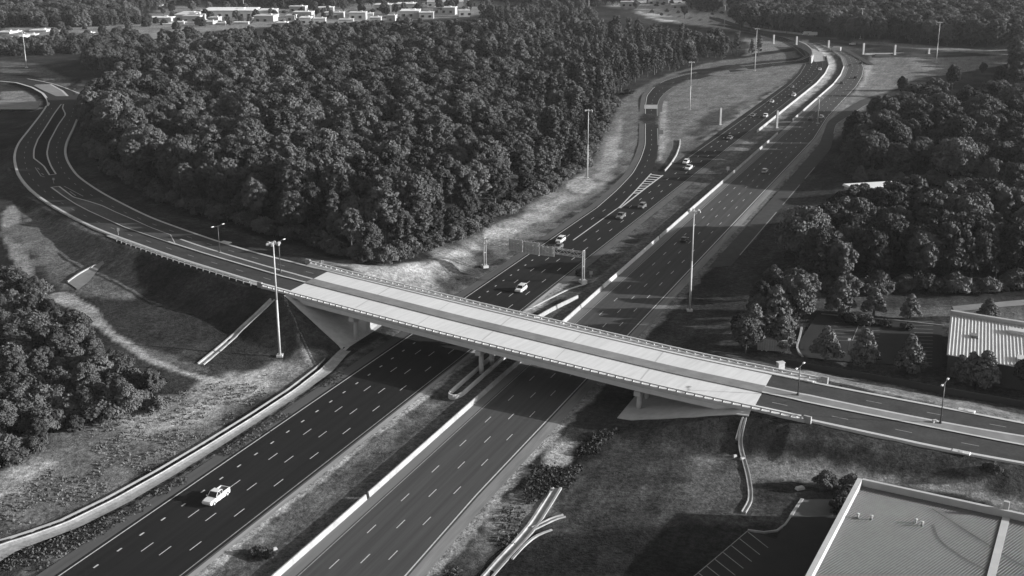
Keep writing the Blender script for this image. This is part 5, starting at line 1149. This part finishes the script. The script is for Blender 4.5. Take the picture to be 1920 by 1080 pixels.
# --- far woods
def far_wood(P, sp, seed, keys=('broad', 'oak', 'dark', 'oak'), s0=.8, s1=1.15):
    pp = [on(*p) for p in P]; q = scatter(pp, sp, seed)
    for a in q:
        key = keys[int(RNG.integers(len(keys)))]; STUFF.append((a[0], a[1], 0.0, RNG.uniform(s0, s1), key, int(RNG.integers(len(PROT[key])))))
    return len(q)
print(far_wood([(1372,56),(1440,61),(1500,66),(1600,76),(1700,85),(1800,90),(1940,96),(1990,40),(1960,-30),(1500,-40),(1395,-20),(1376,25)], 12, 71, s0=.9, s1=1.3),
 far_wood([(1905,100),(1960,100),(1960,190),(1905,180)], 9, 75),
 far_wood([(-60,118),(60,119),(110,116),(200,112),(290,90),(260,78),(100,92),(20,95),(-60,85)], 9, 72, s0=.45, s1=.8),
 far_wood([(-60,62),(120,64),(250,56),(255,30),(330,8),(250,-18),(-90,-20)], 12, 73),
 far_wood([(470,15),(640,18),(700,8),(900,0),(1000,15),(1180,12),(1260,-12),(1000,-50),(500,-50),(400,-20),(350,5)], 13, 74),
 far_wood([(900,42),(1000,36),(1090,34),(1120,50),(1100,58),(950,60)], 11, 76, ('pine', 'broad')),
 far_wood([(1290,22),(1345,26),(1350,12),(1290,6)], 10, 77), far_wood([(110,92),(300,70),(600,42),(950,22),(900,-5),(400,5),(260,40),(60,70)], 27, 79, ('broad','low','dark'), .5, .8), far_wood([(1200,30),(1360,40),(1380,25),(1300,-5),(1150,-5)], 34, 80, ('broad','low'), .5, .8), far_wood([(-200,-20),(1990,-45),(2300,-90),(-400,-90)], 22, 78, s0=1.2, s1=1.6))
# --- far white-roofed buildings, each one a thing
BLD = [(303,40,44,14,6),(366,38,32,26,7),(434,28,92,40,8),(355,34,34,40,7),(404,40,18,12,6),(396,46,16,14,5),(500,38,36,22,7),(504,27,30,26,7),(547,36,16,10,6),(575,42,20,16,7),(570,29,34,14,6),(612,20,28,12,6),(628,30,34,16,6),(672,32,30,16,7),(720,16,30,22,7),(765,16,38,20,8),(770,28,34,26,7),(835,8,66,12,6),(876,10,8,10,9),(14,69,28,14,6),(33,66,10,10,5),(78,65,30,14,6),(40,78,18,16,6),(7,104,18,14,6),(4,88,10,10,7),(278,6,50,14,6),(245,8,34,10,6),(168,69,14,12,5),(230,66,50,10,4),(1178,9,28,10,6),(1232,4,36,14,6),(1328,10,16,8,5),(320,50,22,12,5),(340,47,16,10,5),(418,49,18,10,5),(455,47,26,10,5),(530,48,18,10,5),(560,18,30,10,6),(600,42,22,12,6),(650,44,26,12,6),(705,40,20,10,6),(735,36,16,10,6),(800,30,26,12,6),(835,22,40,14,7),(870,26,20,10,6),(60,72,20,10,5),(110,66,26,10,5),(150,72,16,10,4),(22,92,16,10,5),(1270,12,24,10,5),(1372,14,18,9,6),(690,30,20,8,5)]
WDS = ['wide', 'narrow', 'low', 'long', 'small']
for k, (x, y, wp, dep, hh) in enumerate(BLD):
    p = on(x, y + 5); mpp = math.hypot(p[1], H) / FPX; wd = wp * mpp
    nb_ = 'at the top left corner' if x < 100 else 'beyond the left woods' if x < 290 else 'left of the top centre' if x < 450 else 'above the forest middle' if x < 700 else 'left of the far road' if x < 900 else 'beside the far road'
    key_ = nb_; rk = sorted(b2[0] for b2 in BLD if (lambda x: 'at the top left corner' if x < 100 else 'beyond the left woods' if x < 290 else 'left of the top centre' if x < 450 else 'above the forest middle' if x < 700 else 'left of the far road' if x < 900 else 'beside the far road')(b2[0]) == key_).index(x)
    nbx = 'at the top left corner' if x < 100 else 'beyond the left woods' if x < 290 else 'in the bright group above the left of the forest' if x < 450 else 'above the middle of the forest at the top' if x < 700 else 'at the top just left of centre' if x < 900 else 'by the road at the top right of centre'
    rank = sum(1 for b2 in BLD[:k] if (b2[0] < 100) == (x < 100))
    e = empty('white_roofed_building', p, RNG.uniform(-.12, .12), f"{'long' if wp > 45 else 'broad' if wp > 28 else 'small'} white roofed building {nb_}, {ordn(rk)} of its group from the left", 'building', 'white roofed buildings in the distance')
    MB().box((0, 0, hh / 2), (wd, dep, hh)).build('wall', M['whitewall'], e)
    MB().box((0, 0, hh + .25), (wd + .6, dep + .6, .5)).box((wd * .2, dep * .1, hh + .9), (wd * .12, dep * .2, .9)).build('roof', M['whiteroof'], e)
    b = MB()
    for j in range(max(2, int(wd / 7))): b.box((-wd / 2 + 3.5 + j * 7, -dep / 2 - .04, hh * .45), (2.6, .08, hh * .35))
    b.build('window_band', M['glass'], e)
# --- everything that nobody could count: one object, instances of the same trees
Nst = len(STUFF); print('individual trees', sum(1 for o in bpy.data.objects if o.get('category') == 'tree'), 'forest', Nst)
def forest(name, S):
    me = bpy.data.meshes.new(name); me.vertices.add(len(S)); me.vertices.foreach_set('co', np.array([s[:3] for s in S], np.float32).ravel())
    keys = sorted({(s[4], s[5]) for s in S}); km = {k: i for i, k in enumerate(keys)}
    me.attributes.new('kind_id', 'INT', 'POINT').data.foreach_set('value', np.array([km[(s[4], s[5])] for s in S], np.int32))
    me.attributes.new('size', 'FLOAT', 'POINT').data.foreach_set('value', np.array([s[3] for s in S], np.float32))
    me.attributes.new('turn', 'FLOAT', 'POINT').data.foreach_set('value', RNG.uniform(0, 6.28, len(S)).astype(np.float32))
    o = link(bpy.data.objects.new(name, me)); o['kind'] = 'stuff'
    ng = bpy.data.node_groups.new(name, 'GeometryNodeTree'); ng.interface.new_socket('Geometry', in_out='INPUT', socket_type='NodeSocketGeometry'); ng.interface.new_socket('Geometry', in_out='OUTPUT', socket_type='NodeSocketGeometry')
    N = ng.nodes; Lk = ng.links; gi = N.new('NodeGroupInput'); go = N.new('NodeGroupOutput'); jn = N.new('GeometryNodeJoinGeometry')
    def attr(nm, ty): a = N.new('GeometryNodeInputNamedAttribute'); a.data_type = ty; a.inputs['Name'].default_value = nm; return a.outputs[0]
    kid, siz, trn = attr('kind_id', 'INT'), attr('size', 'FLOAT'), attr('turn', 'FLOAT')
    cx = N.new('ShaderNodeCombineXYZ'); Lk.new(trn, cx.inputs[2])
    for kk, i in km.items():
        cmp_ = N.new('FunctionNodeCompare'); cmp_.data_type = 'INT'; cmp_.operation = 'EQUAL'; Lk.new(kid, cmp_.inputs[2]); cmp_.inputs[3].default_value = i
        for ob in FIRST[kk]:
            oi = N.new('GeometryNodeObjectInfo'); oi.transform_space = 'ORIGINAL'; oi.inputs['Object'].default_value = ob; oi.inputs['As Instance'].default_value = True
            ip = N.new('GeometryNodeInstanceOnPoints'); Lk.new(gi.outputs[0], ip.inputs['Points']); Lk.new(cmp_.outputs[0], ip.inputs['Selection']); Lk.new(oi.outputs['Geometry'], ip.inputs['Instance'])
            Lk.new(cx.outputs[0], ip.inputs['Rotation']); Lk.new(siz, ip.inputs['Scale']); Lk.new(ip.outputs[0], jn.inputs[0])
    Lk.new(jn.outputs[0], go.inputs[0]); md_ = o.modifiers.new('scatter', 'NODES'); md_.node_group = ng; return o
for s in STUFF:
    if (s[4], s[5]) not in FIRST: tree(s[4], (s[0], s[1], s[2]), s[3], 'far tree in the woods', None, var=s[5])
# undergrowth along the visible forest edge
for FPa in (FPa, np.array([tuple(at(*p))[:2] for p in LOWER]), np.array([tuple(at(*p))[:2] for p in UPPER])):
  for j in range(len(FPa)):
      a, c = FPa[j], FPa[(j + 1) % len(FPa)]; L = np.hypot(*(c - a))
      if np.hypot(*a) > 700: continue
      for t in np.arange(0, 1, 3.2 / L):
          q = a + (c - a) * t + RNG.uniform(-2.2, 1.5, 2)
          STUFF.append((q[0], q[1], float(T(q[0], q[1])[0]), RNG.uniform(.55, 1.15), 'low', int(RNG.integers(3))))
forest('forest', STUFF)
# ================================================================== HAZE
if True:
    b = MB().box((200, 1600, 70), (9000, 8500, 150)); hz = b.build('haze', None) if False else meshobj('haze', b.V, b.F, M['glass'])
    m = bpy.data.materials.new('haze_air'); m.use_nodes = True; n_ = m.node_tree; n_.nodes.clear(); o_ = n_.nodes.new('ShaderNodeOutputMaterial'); pv_ = n_.nodes.new('ShaderNodeVolumePrincipled')
    pv_.inputs['Color'].default_value = (.9, .9, .9, 1); pv_.inputs['Density'].default_value = .00003; pv_.inputs['Anisotropy'].default_value = .0
    n_.links.new(pv_.outputs[0], o_.inputs['Volume']); hz.data.materials.clear(); hz.data.materials.append(m); hz['kind'] = 'stuff'
